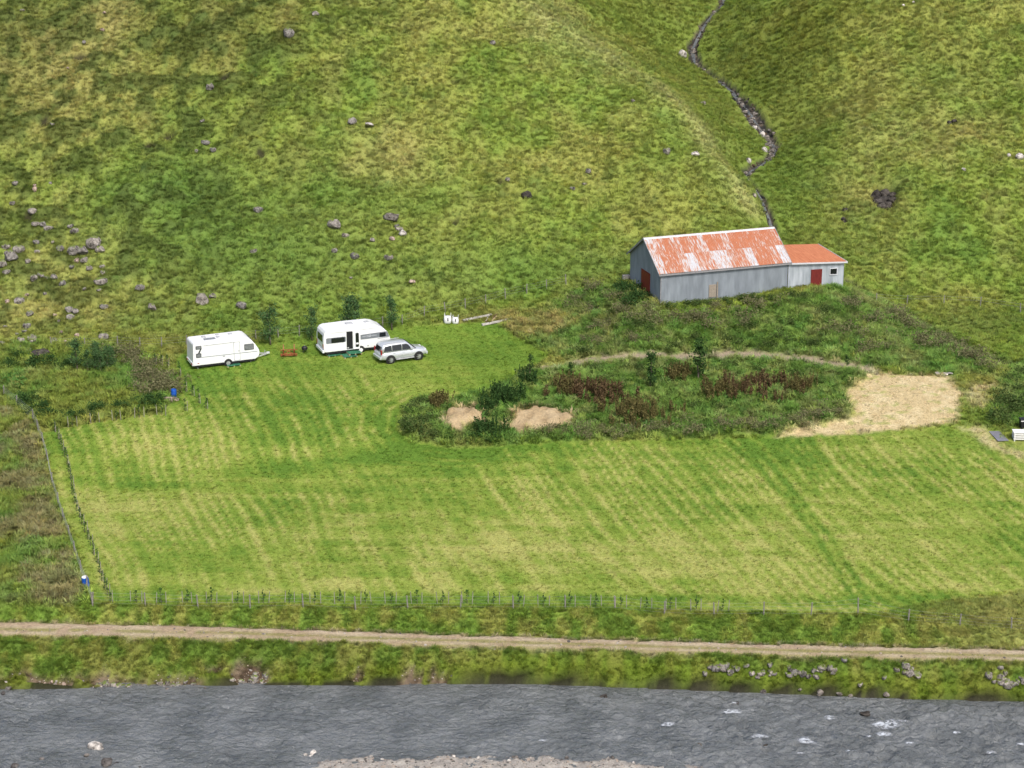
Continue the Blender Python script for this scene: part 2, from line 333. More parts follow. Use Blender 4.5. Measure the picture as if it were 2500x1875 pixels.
def colour(x, y, m):
    n1 = fbm(x * .35, y * .22, 101, 4); n2 = fbm(x * 1.1, y * .8, 102, 4); n3 = fbm(x * .11, y * .09, 103, 3); n4 = fbm(x * 2.7, y * 2.2, 104, 3)
    c = np.zeros(x.shape + (3,)) + np.array(GRN)
    # hillside
    c = mixc(c, OLV, sstep(.40, .62, n3) * .8)
    c = mixc(c, DRY, sstep(.48, .80, n1 * .9 + n2 * .1) * .28)
    c = mixc(c, LUSH, sstep(.50, .30, n2 * .3 + n1 * .7) * .42)
    c = mixc(c, HEA, sstep(.60, .72, fbm(x * .9, y * .7, 105, 3)) * .35)
    for p, rx, ry, col, s in BLOBS:
        k = np.exp(-(((x - p[0]) / rx) ** 2 + ((y - p[1]) / ry) ** 2)) * s * (.65 + .7 * n1)
        c = mixc(c, col, np.clip(k, 0, .95))
    rd_ = poly_dist(x, y, RIM)
    c = mixc(c, PALE, np.exp(-((rd_ + .6) / 1.5) ** 2) * (.2 + .9 * n1) * .75)
    sdm = poly_dist(x, y, STREAM)
    c = mixc(c, (.135, .185, .034), sstep(11, 5, sdm) * .55 * sstep(1, 3, rd_))
    heath = sstep(0.5, 0.6, fbm(x * 0.55, y * 0.45, 33, 2)) * sstep(-8, -36, x - (y - 225) * 0.35)
    c = mixc(c, (.062, .088, .022), heath * .75 * m['hill'])
    clump = sstep(.66, .76, fbm(x * .8, y * .62, 140, 3)) * (.35 + .65 * sstep(.45, .6, n3))
    c = mixc(c, (.075, .12, .03), clump * .5 * m['hill'])
    c = c * (.93 + .14 * n4)[..., None] * 1.12
    # rough vegetation
    rg = np.zeros_like(c) + np.array((.125, .205, .045))
    rg = mixc(rg, (.20, .19, .075), sstep(.45, .70, n2 * .6 + n1 * .4) * .55)
    rg = mixc(rg, (.065, .14, .026), sstep(.5, .36, n2) * .7)
    rg = rg * (.65 + .7 * n4)[..., None]
    rg = rg * 1.0
    lv = mixc(rg, (.15, .185, .035), sstep(.35, .6, n3 * .4 + n1 * .6) * .8)
    c = mixc(c, rg * .95, m['island'])
    c = mixc(c, rg, np.maximum(m['embank'], m['rveg']))
    c = mixc(c, lv, m['leftveg'])
    ro = mixc(lv, (.18, .155, .08), sstep(.42, .6, fbm(x * .5, y * .35, 106, 3)) * .75)
    c = mixc(c, ro, m['rough'])
    c = mixc(c, (.33, .25, .10), m['dry'] * (.25 + .7 * n2))
    # bank and verge
    bk = np.zeros_like(c) + np.array((.14, .195, .032))
    bk = mixc(bk, (.21, .21, .055), sstep(.45, .65, n2) * .65); bk = mixc(bk, (.085, .155, .024), sstep(.52, .38, n2) * .7)
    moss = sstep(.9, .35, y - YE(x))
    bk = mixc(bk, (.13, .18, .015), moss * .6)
    wet = sstep(.27, .12, y - YE(x)) * sstep(.34, .50, fbm(x * .5, y * .2, 151, 3) + .08)  # wet earth lip, also carries the painted undercut shade at the waterline
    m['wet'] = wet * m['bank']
    bk = mixc(bk, (.020, .018, .012), wet * .92)  # near-black: shade below the bank edge put into the earth colour
    dryr = sstep(26, 36, x + 0 * y) * sstep(1.0, 2.0, y - YE(x))
    bk = mixc(bk, (.24, .24, .075), dryr * .7)
    bk = bk * (.62 + .76 * n4)[..., None]
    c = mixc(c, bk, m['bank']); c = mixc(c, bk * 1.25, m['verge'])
    # mown field: swaths run along one direction, bend round the island
    di = poly_dist(x, y, ISLAND, True)
    u = x + .33 * y + (fbm(x * .08, y * .05, 110, 2) - .5) * 2.2 + np.where(x > 8, -.0022 * (y - 140) ** 2 * sstep(8, 25, x), 0)
    near = sstep(6.5, 3.0, di) * sstep(0, -6, x)
    wob = (fbm(x * .9, y * .35, 111, 3) - .5)
    s1 = np.sin((u + wob * .5 + (fbm(u * .22, y * .01, 160, 2) - .5) * 2.4) * 2 * math.pi / 1.0)
    amp_ = .65 + 1.1 * sstep(.36, .62, fbm(x * .09, y * .12, 161, 3))
    s2 = np.sin((di + wob * .3) * 2 * math.pi / 1.15)
    st = s1 * (1 - near) + s2 * near
    st = 2.1 * (.5 + .5 * st) ** 2.2 - .75
    cross = fbm(x * .16, y * 1.1, 112, 3)
    pt = fbm(u * 1.3, y * .22, 113, 4)
    big = fbm(x * .10, y * .09, 114, 3)
    dryness = .27 * (1 - .75 * sstep(170, 178, y) * sstep(-14, -8, x - .0 * y)) * amp_ * np.sign(st) * np.abs(st) ** 1.3 * (.4 + 1.0 * pt) - .06 + .95 * (cross - .5) + 1.15 * (pt - .5) + 1.5 * (big - .5) + .14 * sstep(168, 142, y) * 2 - .10 + .42 * sstep(173, 148, y) * (1 - .45 * sstep(20, 45, x)) - .25
    up = sstep(172, 182, y)
    dryness = dryness * (1 - .55 * up) - .30 * up
    dryness = dryness - .45 * sstep(3.0, .5, di) * sstep(172, 160, y)
    td = poly_dist(x, y, TRACK); dryness = dryness - .7 * sstep(.42, .12, np.abs(td - .5))
    fd = poly_dist(x, y, FOLD); dryness = dryness - .35 * sstep(2.0, .4, fd)
    dryness = dryness + .3 * np.exp(-((x + 24) / 10) ** 2 - ((y - 165) / 5) ** 2)
    dryness = dryness - .5 * sstep(138.8, 137.3, y)
    f = np.zeros_like(c) + np.array((.150, .235, .032))
    f = mixc(f, (.225, .290, .050), sstep(-.45, .0, dryness) * .85)
    f = mixc(f, (.40, .385, .125), sstep(-.05, .75, dryness) * .75)
    f = mixc(f, (.085, .175, .022), sstep(-.35, -.85, dryness) * .75)
    f = f * (.93 + .14 * n4)[..., None]
    c = mixc(c, f, m['field'])
    # straw, path, road, sand, earth
    s = mixc(np.zeros_like(c) + np.array((.52, .415, .225)), (.60, .50, .29), sstep(.4, .65, n2)); s = mixc(s, (.33, .34, .11), sstep(.60, .74, fbm(x * 1.3, y * 1.3, 120, 3)) * .8)
    c = mixc(c, s, m['straw'])
    pth = mixc(np.zeros_like(c) + np.array((.29, .235, .17)), (.15, .18, .05), sstep(.58, .68, n2) * .8)
    c = mixc(c, pth, m['path'])
    tt = (y - YR1(x)) / (YR2(x) - YR1(x))
    rd = mixc(np.zeros_like(c) + np.array((.36, .275, .185)), (.44, .36, .25), sstep(.35, .65, n2))
    mid = np.exp(-((tt - .5 + .12 * (n1 - .5)) / .13) ** 2) * sstep(.28, .55, n2 * .6 + .4 * n3 + .16 * sstep(-25, 15, x))
    rd = mixc(rd, (.21, .20, .065), np.clip(mid * 1.2, 0, .85))
    rd = mixc(rd, (.26, .235, .085), np.clip(1.2 * np.exp(-(tt / .14) ** 2) * n2 * 1.4, 0, .8))
    c = mixc(c, rd, m['road'])
    sd = np.zeros_like(x)
    for p, sx, sy in ((SANDP[0], 1.8, 2.4), (SANDP[1], 3.1, 2.4)):
        xw, yw = warp(x, y, 1.1, .6)
        sd = np.maximum(sd, sstep(1.05, .85, np.sqrt(((xw - p[0]) / sx) ** 2 + ((yw - p[1]) / sy) ** 2)))
    m['sand'] = sd
    sc = mixc(np.zeros_like(c) + np.array((.36, .268, .150)), (.46, .355, .21), sstep(.4, .65, n2))
    c = mixc(c, sc, sd)
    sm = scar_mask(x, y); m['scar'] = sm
    c = mixc(c, mixc(np.zeros_like(c) + np.array((.075, .052, .034)), (.17, .13, .09), sstep(.4, .65, n4)), sm)  # earth of the cuts, darkened for the shade under the overhanging turf
    hm = hole_mask(x, y)[0]; m['hole'] = hm
    c = mixc(c, (.030, .026, .016), hm * .9)
    stc = mixc(np.zeros_like(c) + np.array((.035, .033, .030)), (.11, .09, .07), sstep(.5, .7, fbm(x * 3.2, y * 2.5, 130, 2)))
    c = mixc(c, stc, np.clip(m['stream'] + m['ditch'] * (1 - m['straw']) * .9, 0, 1))
    bed = mixc(np.zeros_like(c) + np.array((.022, .020, .017)), (.06, .054, .045), n2)
    c = mixc(c, bed, m['bed'])
    gb = mixc(np.zeros_like(c) + np.array((.30, .28, .25)), (.42, .39, .34), sstep(.4, .7, n4))
    c = mixc(c, gb, m['bar'])
    return np.clip(c, .008, .85)

# ------------------------------------------------------------------ materials
MATS = {}
def new_mat(name):
    m = bpy.data.materials.new(name); m.use_nodes = True
    nt = m.node_tree; b = nt.nodes['Principled BSDF']
    MATS[name] = m
    return m, nt.nodes, nt.links, b

def mat(name, col, rough=.6, metal=0.0, var=.25, scale=8.0, bump=0.0, spec=.4, coat=0.0, col2=None, stretch=None):
    m, n, l, b = new_mat(name)
    tc = n.new('ShaderNodeTexCoord'); nz = n.new('ShaderNodeTexNoise')
    nz.inputs['Scale'].default_value = scale; nz.inputs['Detail'].default_value = 5
    src = tc.outputs['Object']
    if stretch:
        mp = n.new('ShaderNodeMapping'); mp.inputs['Scale'].default_value = stretch
        l.new(src, mp.inputs[0]); src = mp.outputs[0]
    l.new(src, nz.inputs['Vector'])
    cr = n.new('ShaderNodeValToRGB'); cr.color_ramp.elements[0].position = .3; cr.color_ramp.elements[1].position = .7
    c2 = col2 if col2 else tuple(min(1, c * (1 + var)) for c in col)
    cr.color_ramp.elements[0].color = (*[c * (1 - var) for c in col], 1); cr.color_ramp.elements[1].color = (*c2, 1)
    l.new(nz.outputs['Fac'], cr.inputs[0]); l.new(cr.outputs[0], b.inputs['Base Color'])
    b.inputs['Roughness'].default_value = rough; b.inputs['Metallic'].default_value = metal
    b.inputs['Specular IOR Level'].default_value = spec; b.inputs['Coat Weight'].default_value = coat
    if bump:
        bp = n.new('ShaderNodeBump'); bp.inputs['Strength'].default_value = bump; bp.inputs['Distance'].default_value = .05
        l.new(nz.outputs['Fac'], bp.inputs['Height']); l.new(bp.outputs[0], b.inputs['Normal'])
    return m

def ground_mat():
    m, n, l, b = new_mat('ground')
    at = n.new('ShaderNodeAttribute'); at.attribute_name = 'tint'
    geo = n.new('ShaderNodeNewGeometry')
    nz = n.new('ShaderNodeTexNoise'); nz.inputs['Scale'].default_value = 4.5; nz.inputs['Detail'].default_value = 6; nz.inputs['Roughness'].default_value = .7
    l.new(geo.outputs['Position'], nz.inputs['Vector'])
    mr = n.new('ShaderNodeMapRange'); mr.inputs[1].default_value = .3; mr.inputs[2].default_value = .7; mr.inputs[3].default_value = .74; mr.inputs[4].default_value = 1.26
    l.new(nz.outputs['Fac'], mr.inputs[0])
    mx = n.new('ShaderNodeVectorMath'); mx.operation = 'SCALE'
    l.new(at.outputs['Color'], mx.inputs[0]); l.new(mr.outputs[0], mx.inputs['Scale'])
    l.new(mx.outputs[0], b.inputs['Base Color'])
    bp = n.new('ShaderNodeBump'); bp.inputs['Strength'].default_value = .8; bp.inputs['Distance'].default_value = .12
    l.new(nz.outputs['Fac'], bp.inputs['Height']); l.new(bp.outputs[0], b.inputs['Normal'])
    b.inputs['Roughness'].default_value = .9; b.inputs['Specular IOR Level'].default_value = .1
    return m

def grass_mat(name='grass_blades', attr='tint'):
    m = bpy.data.materials.new(name); m.use_nodes = True
    n, l = m.node_tree.nodes, m.node_tree.links
    n.clear()
    out = n.new('ShaderNodeOutputMaterial'); at = n.new('ShaderNodeAttribute')
    at.attribute_type = 'INSTANCER'; at.attribute_name = attr
    d = n.new('ShaderNodeBsdfDiffuse'); t = n.new('ShaderNodeBsdfTranslucent'); mx = n.new('ShaderNodeMixShader'); mx.inputs[0].default_value = .32
    an = n.new('ShaderNodeAttribute'); an.attribute_type = 'INSTANCER'; an.attribute_name = 'lie'
    gg = n.new('ShaderNodeNewGeometry'); sc = n.new('ShaderNodeVectorMath'); sc.operation = 'SCALE'; sc.inputs['Scale'].default_value = .35; l.new(gg.outputs['Normal'], sc.inputs[0])
    av = n.new('ShaderNodeVectorMath'); av.operation = 'ADD'; l.new(an.outputs['Vector'], av.inputs[0]); l.new(sc.outputs[0], av.inputs[1])
    nv = n.new('ShaderNodeVectorMath'); nv.operation = 'NORMALIZE'; l.new(av.outputs[0], nv.inputs[0]); l.new(nv.outputs[0], d.inputs['Normal'])
    mx.inputs[0].default_value = .15
    l.new(at.outputs['Color'], d.inputs[0]); l.new(at.outputs['Color'], t.inputs[0])
    l.new(d.outputs[0], mx.inputs[1]); l.new(t.outputs[0], mx.inputs[2]); l.new(mx.outputs[0], out.inputs[0])
    return m

def leaf_mat(name, c1, c2):
    m = bpy.data.materials.new(name); m.use_nodes = True
    n, l = m.node_tree.nodes, m.node_tree.links; n.clear()
    out = n.new('ShaderNodeOutputMaterial')
    g = n.new('ShaderNodeNewGeometry'); cr = n.new('ShaderNodeValToRGB')
    cr.color_ramp.elements[0].color = (*c1, 1); cr.color_ramp.elements[1].color = (*c2, 1)
    l.new(g.outputs['Random Per Island'], cr.inputs[0])
    d = n.new('ShaderNodeBsdfDiffuse'); t = n.new('ShaderNodeBsdfTranslucent'); mx = n.new('ShaderNodeMixShader'); mx.inputs[0].default_value = .3
    l.new(cr.outputs[0], d.inputs[0]); l.new(cr.outputs[0], t.inputs[0])
    l.new(d.outputs[0], mx.inputs[1]); l.new(t.outputs[0], mx.inputs[2]); l.new(mx.outputs[0], out.inputs[0])
    MATS[name] = m
    return m

M_ground = ground_mat()
M_grass = grass_mat()

# ------------------------------------------------------------------ mesh helpers
class MB:
    def __init__(s): s.v, s.f = [], []
    def add(s, vs, fs):
        o = len(s.v); s.v += [tuple(map(float, p)) for p in vs]; s.f += [tuple(i + o for i in f) for f in fs]
        return s
    def box(s, x0, x1, y0, y1, z0, z1):
        return s.add([(x0, y0, z0), (x1, y0, z0), (x1, y1, z0), (x0, y1, z0), (x0, y0, z1), (x1, y0, z1), (x1, y1, z1), (x0, y1, z1)],
                     [(0, 3, 2, 1), (4, 5, 6, 7), (0, 1, 5, 4), (1, 2, 6, 5), (2, 3, 7, 6), (3, 0, 4, 7)])
    def tube(s, a, b, r0, r1=None, n=6):
        a, b = Vector(a), Vector(b); r1 = r0 if r1 is None else r1
        d = (b - a).normalized(); x = d.orthogonal().normalized(); y = d.cross(x)
        vs = [a + (x * math.cos(2 * math.pi * i / n) + y * math.sin(2 * math.pi * i / n)) * r0 for i in range(n)]
        vs += [b + (x * math.cos(2 * math.pi * i / n) + y * math.sin(2 * math.pi * i / n)) * r1 for i in range(n)]
        return s.add(vs, [(i, (i + 1) % n, n + (i + 1) % n, n + i) for i in range(n)] + [tuple(range(n - 1, -1, -1)), tuple(range(n, 2 * n))])
    def beam(s, a, b, w, h):
        a, b = Vector(a), Vector(b); d = (b - a).normalized()
        up = Vector((0, 0, 1)) if abs(d.z) < .9 else Vector((0, 1, 0))
        x = d.cross(up).normalized() * w / 2; y = x.cross(d).normalized() * h / 2
        vs = [a - x - y, a + x - y, a + x + y, a - x + y, b - x - y, b + x - y, b + x + y, b - x + y]
        return s.add(vs, [(0, 3, 2, 1), (4, 5, 6, 7), (0, 1, 5, 4), (1, 2, 6, 5), (2, 3, 7, 6), (3, 0, 4, 7)])
    def loft(s, rings, closed=True, cap=True):
        n = len(rings[0]); vs = [p for r in rings for p in r]; fs = []
        for k in range(len(rings) - 1):
            for i in range(n if closed else n - 1):
                j = (i + 1) % n
                fs.append((k * n + i, k * n + j, (k + 1) * n + j, (k + 1) * n + i))
        if cap: fs += [tuple(range(n - 1, -1, -1)), tuple((len(rings) - 1) * n + i for i in range(n))]
        return s.add(vs, fs)
    def lathe(s, prof, n=14, axis='z', c=(0, 0, 0)):
        rings = []
        for r, h in prof:
            ring = []
            for i in range(n):
                a = 2 * math.pi * i / n; p = (r * math.cos(a), r * math.sin(a), h)
                if axis == 'y': p = (p[0], p[2], p[1])
                ring.append((p[0] + c[0], p[1] + c[1], p[2] + c[2]))
            rings.append(ring)
        return s.loft(rings)
    def mesh(s, name, m, smooth=False, bevel=0):
        me = bpy.data.meshes.new(name); me.from_pydata(s.v, [], s.f)
        bm = bmesh.new(); bm.from_mesh(me)
        bmesh.ops.recalc_face_normals(bm, faces=bm.faces)
        if bevel:
            es = [e for e in bm.edges if len(e.link_faces) == 2 and e.calc_face_angle(0) > .5]
            bmesh.ops.bevel(bm, geom=es, offset=bevel, segments=2, affect='EDGES', profile=.6, clamp_overlap=True)
        bm.to_mesh(me); bm.free()
        if smooth: me.polygons.foreach_set('use_smooth', [True] * len(me.polygons))
        me.materials.append(m if not isinstance(m, str) else MATS[m])
        return me
    def build(s, name, m, parent=None, smooth=False, bevel=0):
        return link(name, s.mesh(name, m, smooth, bevel), parent)

def link(name, me, parent=None, loc=None, rot=None):
    o = bpy.data.objects.new(name, me); COL.objects.link(o)
    if parent: o.parent = parent
    if loc is not None: o.location = loc
    if rot is not None: o.rotation_euler = rot
    return o
def tag(o, label=None, cat=None, group=None, kind=None):
    if label: o['label'] = label
    if cat: o['category'] = cat
    if group: o['group'] = group
    if kind: o['kind'] = kind
    return o
def thing(name, label, cat, loc, rz=0, group=None):
    o = bpy.data.objects.new(name, None); COL.objects.link(o); o.empty_display_size = .2
    o.location = loc; o.rotation_euler = (0, 0, rz)
    return tag(o, label, cat, group)
def copy_tree(o, parent=None):
    c = o.copy(); COL.objects.link(c); c.parent = parent
    for ch in list(o.children): copy_tree(ch, c)
    return c

def grid_mesh(name, xs, ys, Z, cols, m):
    nx, ny = len(xs), len(ys)
    X, Y = np.meshgrid(xs, ys, indexing='ij')
    co = np.stack([X, Y, Z], -1).reshape(-1, 3).astype(np.float32)
    i = np.arange(nx * ny).reshape(nx, ny)
    q = np.stack([i[:-1, :-1], i[1:, :-1], i[1:, 1:], i[:-1, 1:]], -1).reshape(-1, 4).astype(np.int32)
    me = bpy.data.meshes.new(name)
    me.vertices.add(len(co)); me.vertices.foreach_set('co', co.ravel())
    me.loops.add(q.size); me.loops.foreach_set('vertex_index', q.ravel())
    me.polygons.add(len(q)); me.polygons.foreach_set('loop_start', np.arange(0, q.size, 4, dtype=np.int32))
    me.polygons.foreach_set('use_smooth', np.ones(len(q), bool))
    me.update(calc_edges=True)
    if cols is not None:
        a = me.color_attributes.new('tint', 'FLOAT_COLOR', 'POINT')
        a.data.foreach_set('color', np.c_[cols.reshape(-1, 3), np.ones(len(co))].astype(np.float32).ravel())
    me.materials.append(m)
    return me

# ------------------------------------------------------------------ the land
xs = np.r_[np.arange(-600, -80, 26), np.arange(-80, 80.01, 0.29), np.arange(84, 620, 26)]
ys = np.r_[np.arange(-40, 108, 8), np.arange(110, 200, 0.26), np.arange(200, 250, .34), np.arange(250, 316, .55), np.arange(320, 900, 30)]
GX, GY = np.meshgrid(xs, ys, indexing='ij')
GM = masks(GX, GY)
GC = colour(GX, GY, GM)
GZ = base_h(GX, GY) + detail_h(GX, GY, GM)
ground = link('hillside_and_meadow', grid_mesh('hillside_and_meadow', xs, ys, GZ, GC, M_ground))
tag(ground, 'green tussocky hillside running down to a mown hay meadow, track and river bank', 'ground', kind='structure')

def interp_ax(G, x, y):
    fx = np.interp(x, xs, np.arange(len(xs))); fy = np.interp(y, ys, np.arange(len(ys)))
    i = np.minimum(fx.astype(int), len(xs) - 2); j = np.minimum(fy.astype(int), len(ys) - 2); a, b = fx - i, fy - j
    if G.ndim == 3: a, b = a[..., None], b[..., None]
    return (G[i, j] * (1 - a) + G[i + 1, j] * a) * (1 - b) + (G[i, j + 1] * (1 - a) + G[i + 1, j + 1] * a) * b
_gx_, _gy_ = np.gradient(GZ, xs, ys)
GN = np.stack([-_gx_, -_gy_, np.ones_like(GZ)], -1); GN /= np.linalg.norm(GN, axis=-1)[..., None]
def HZ(x, y): return float(interp_ax(GZ, np.array([float(x)]), np.array([float(y)]))[0])
def onground(u, v):
    p = hit(u, v); return Vector((p[0], p[1], HZ(p[0], p[1])))

# ------------------------------------------------------------------ grass tufts (one object for each kind of cover)
def tuft_mesh(name, nb, h, spread, w, droop, seed):
    r = random.Random(seed); mb = MB()
    for k in range(nb):
        a = r.uniform(0, 2 * math.pi); rr = spread * math.sqrt(r.random()) * .6
        bx, by = rr * math.cos(a), rr * math.sin(a)
        a2 = a + r.uniform(-.8, .8); L = h * r.uniform(.55, 1.15); out = droop * r.uniform(.4, 1.3)
        dx, dy = math.cos(a2), math.sin(a2); px, py = -dy * w * .5, dx * w * .5
        p1 = (bx + dx * out * L * .45, by + dy * out * L * .45, L * .65); p2 = (bx + dx * out * L * 1.05, by + dy * out * L * 1.05, L * (1.0 - .25 * out))
        mb.add([(bx - px, by - py, -.08), (bx + px, by + py, -.08), (p1[0] + px, p1[1] + py, p1[2]), (p1[0] - px, p1[1] - py, p1[2]), p2], [(0, 1, 2, 3), (3, 2, 4)])
    return mb.mesh(name, M_grass, True)

def tuft_objs(prefix, nb, h, spread, w, droop, nvar=3):
    return [bpy.data.objects.new(prefix, tuft_mesh(prefix, nb, h, spread, w, droop, 100 + i * 7 + nb)) for i in range(nvar)]

def scatter(name, label, cat, protos, x, y, z, scl, tint, tilt=.25):
    n = len(x)
    me = bpy.data.meshes.new(name); me.vertices.add(n)
    me.vertices.foreach_set('co', np.stack([x, y, z], -1).astype(np.float32).ravel())
    def attr(an, typ, dom, data, key):
        a = me.attributes.new(an, typ, dom); a.data.foreach_set(key, np.ascontiguousarray(data, dtype=np.int32 if typ == 'INT' else np.float32).ravel())
    attr('scl', 'FLOAT', 'POINT', scl, 'value')
    attr('tint', 'FLOAT_COLOR', 'POINT', np.c_[tint, np.ones(n)], 'color')
    attr('rot', 'FLOAT_VECTOR', 'POINT', np.stack([NP.normal(0, tilt, n), NP.normal(0, tilt, n), NP.uniform(0, 6.283, n)], -1), 'vector')
    nn = interp_ax(GN, x, y); attr('lie', 'FLOAT_VECTOR', 'POINT', nn / np.linalg.norm(nn, axis=1)[:, None], 'vector')
    attr('kindno', 'INT', 'POINT', NP.integers(0, len(protos), n), 'value')
    o = link(name, me); tag(o, label, cat, kind='stuff')
    ng = bpy.data.node_groups.new(name, 'GeometryNodeTree')
    ng.interface.new_socket('Geometry', in_out='INPUT', socket_type='NodeSocketGeometry')
    ng.interface.new_socket('Geometry', in_out='OUTPUT', socket_type='NodeSocketGeometry')
    N, L = ng.nodes, ng.links
    gi, go = N.new('NodeGroupInput'), N.new('NodeGroupOutput'); jn = N.new('GeometryNodeJoinGeometry')
    def named(an, typ):
        q = N.new('GeometryNodeInputNamedAttribute'); q.data_type = typ; q.inputs[0].default_value = an; return q
    ns, nr, nk = named('scl', 'FLOAT'), named('rot', 'FLOAT_VECTOR'), named('kindno', 'INT')
    e2r = N.new('FunctionNodeEulerToRotation'); L.new(nr.outputs[0], e2r.inputs[0])
    for i, p in enumerate(protos):
        oi = N.new('GeometryNodeObjectInfo'); oi.inputs['Object'].default_value = p; oi.inputs['As Instance'].default_value = True
        ip = N.new('GeometryNodeInstanceOnPoints')
        cp = N.new('FunctionNodeCompare'); cp.data_type = 'INT'; cp.operation = 'EQUAL'
        L.new(nk.outputs[0], cp.inputs[2]); cp.inputs[3].default_value = i
        L.new(gi.outputs[0], ip.inputs['Points']); L.new(oi.outputs['Geometry'], ip.inputs['Instance']); L.new(cp.outputs[0], ip.inputs['Selection'])
        L.new(e2r.outputs[0], ip.inputs['Rotation']); L.new(ns.outputs[0], ip.inputs['Scale'])
        L.new(ip.outputs[0], jn.inputs[0])
    L.new(jn.outputs[0], go.inputs[0])
    md = o.modifiers.new('tufts', 'NODES'); md.node_group = ng
    return o

def in_view(x, y, z, mg=420):
    dz = z - CAM_H
    dep = y * math.cos(PITCH) - dz * math.sin(PITCH)
    u = 1250 + F_PX * x / dep; v = 937.5 - F_PX * (y * math.sin(PITCH) + dz * math.cos(PITCH)) / dep
    return (u > -mg) & (u < 2500 + mg) & (v > -mg) & (v < 1875 + mg)

def sample(n, y0, y1):
    y = np.sqrt(NP.uniform(y0 * y0, y1 * y1, n)); x = NP.uniform(-1, 1, n) * (y * .34 + 4)
    return x, y
def wpick(n, y0, y1, weight, grow=0.0):
    x, y = sample(n, y0, y1)
    m = {k: interp_ax(g, x, y) for k, g in GM.items()}
    keep = NP.random(n) < weight(m, x, y)
    x, y = x[keep], y[keep]; z = interp_ax(GZ, x, y)
    k2 = in_view(x, y, z); x, y, z = x[k2], y[k2], z[k2]
    return x, y, z, interp_ax(GC, x, y)
def jit(c, a=.22):
    n = len(c)
    k = NP.normal(1, a, n)[:, None]; hue = np.c_[NP.normal(1, .07, n), np.ones(n), NP.normal(1, .12, n)]
    return np.clip(c * np.clip(k, .4, 1.8) * hue, .006, .8)

P_hill = tuft_objs('grass_tuft', 24, .27, .30, .022, 1.1)
P_rough = tuft_objs('rough_tuft', 22, .46, .30, .030, .95)
P_short = tuft_objs('mown_tuft', 16, .055, .22, .016, 1.2)
bare = lambda m: np.clip(sstep(1.9, 1.3, m['sd']) * .8 + m['stream'] + m['hole'] + m['scar'] * .85 + m['sand'] + m['bar'] + m['bed'] + m['ditch'] + m['wet'], 0, 1)
x, y, z, c = wpick(200000, 176, 300, lambda m, x, y: m['hill'] * (1 - bare(m)) * (1 - .5 * sstep(235, 290, y)))
scatter('hillside_grass', 'tussocky green and yellow grass covering the whole hillside', 'grass', P_hill, x, y, z, NP.uniform(.7, 1.35, len(x)) * (1 + .3 * sstep(235, 290, y)), jit(c * 1.06, .10))
x, y, z, c = wpick(245000, 128, 208, lambda m, x, y: np.clip(m['island'] + m['embank'] + m['leftveg'] + m['rough'] + m['rveg'], 0, 1) * (1 - m['hill']) * (1 - bare(m)) * (1 - m['field']) * (1 - m['path']) * .7)
scatter('rough_meadow_vegetation', 'tall unmown grass and weeds around the mown meadow and below the barn', 'vegetation', P_rough, x, y, z, NP.uniform(.55, 1.4, len(x)), jit(c * 1.55, .2))
x, y, z, c = wpick(270000, 136, 204, lambda m, x, y: m['field'] * .42)
scatter('mown_grass', 'short mown hay meadow grass with pale cut swaths', 'grass', P_short, x, y, z, NP.uniform(.6, 1.5, len(x)), jit(c * .98, .07))
x, y, z, c = wpick(155000, 120, 150, lambda m, x, y: np.clip(m['bank'] + m['verge'], 0, 1) * (1 - bare(m)) * (1 - m['road']) * .8)
scatter('bank_grass', 'thick green grass and moss on the river bank and track verges', 'grass', P_hill, x, y, z, NP.uniform(.45, 1.0, len(x)), jit(c * 1.15, .18))
x, y, z, c = wpick(78000, 165, 204, lambda m, x, y: np.clip((1 - m['hill'] - m['field'] - m['island'] - m['embank'] - m['leftveg'] - m['rough'] - m['rveg'] - m['road'] - m['straw'] - m['path']), 0, 1) * (1 - bare(m)))
scatter('foot_of_slope_grass', 'long grass along the fences at the foot of the slope', 'grass', P_hill, x, y, z, NP.uniform(.7, 1.3, len(x)), jit(c * 1.1))
x, y, z, c = wpick(78000, 160, 190, lambda m, x, y: m['straw'] * .45)
scatter('cut_hay', 'pale dry hay spread over the bare corner of the meadow', 'hay', P_short, x, y, z, NP.uniform(.5, 1.2, len(x)), jit(c * 1.05, .10), .5)
def pebble(seed):
    bm = bmesh.new(); bmesh.ops.create_icosphere(bm, subdivisions=1, radius=.07); rr = random.Random(seed)
    for v in bm.verts: v.co = Vector((v.co.x * rr.uniform(.8, 1.3), v.co.y * rr.uniform(.7, 1.1), v.co.z * rr.uniform(.5, .8)))
    me = bpy.data.meshes.new('pebble'); bm.to_mesh(me); bm.free(); me.materials.append(M_grass); return bpy.data.objects.new('pebble', me)
P_peb = [pebble(i) for i in range(3)]
x, y, z, c = wpick(115000, 110, 134, lambda m, x, y: np.clip(m['bar'] * .8 + m['scar'] * .35 + m['road'] * .05, 0, 1))
pal = np.array([(.34, .31, .28), (.22, .20, .18), (.46, .42, .37), (.12, .11, .10), (.40, .33, .27)])[NP.integers(0, 5, len(x))]
scatter('bank_gravel', 'loose grey gravel of the river bar and bank cuts', 'gravel', P_peb, x, y, z, NP.gamma(2.2, .22, len(x)) + .25, pal, .5)
x, y, z, c = wpick(78000, 183, 296, lambda m, x, y: np.clip(m['stream'] * .9, 0, 1))
pal = np.array([(.055, .05, .046), (.035, .032, .03), (.13, .11, .09), (.03, .03, .03), (.09, .065, .04)])[NP.integers(0, 5, len(x))]
scatter('stream_gravel', 'dark gravel in the bed of the gully stream', 'gravel', P_peb, x, y, z, NP.gamma(2.5, .6, len(x)) + .5, pal, .5)
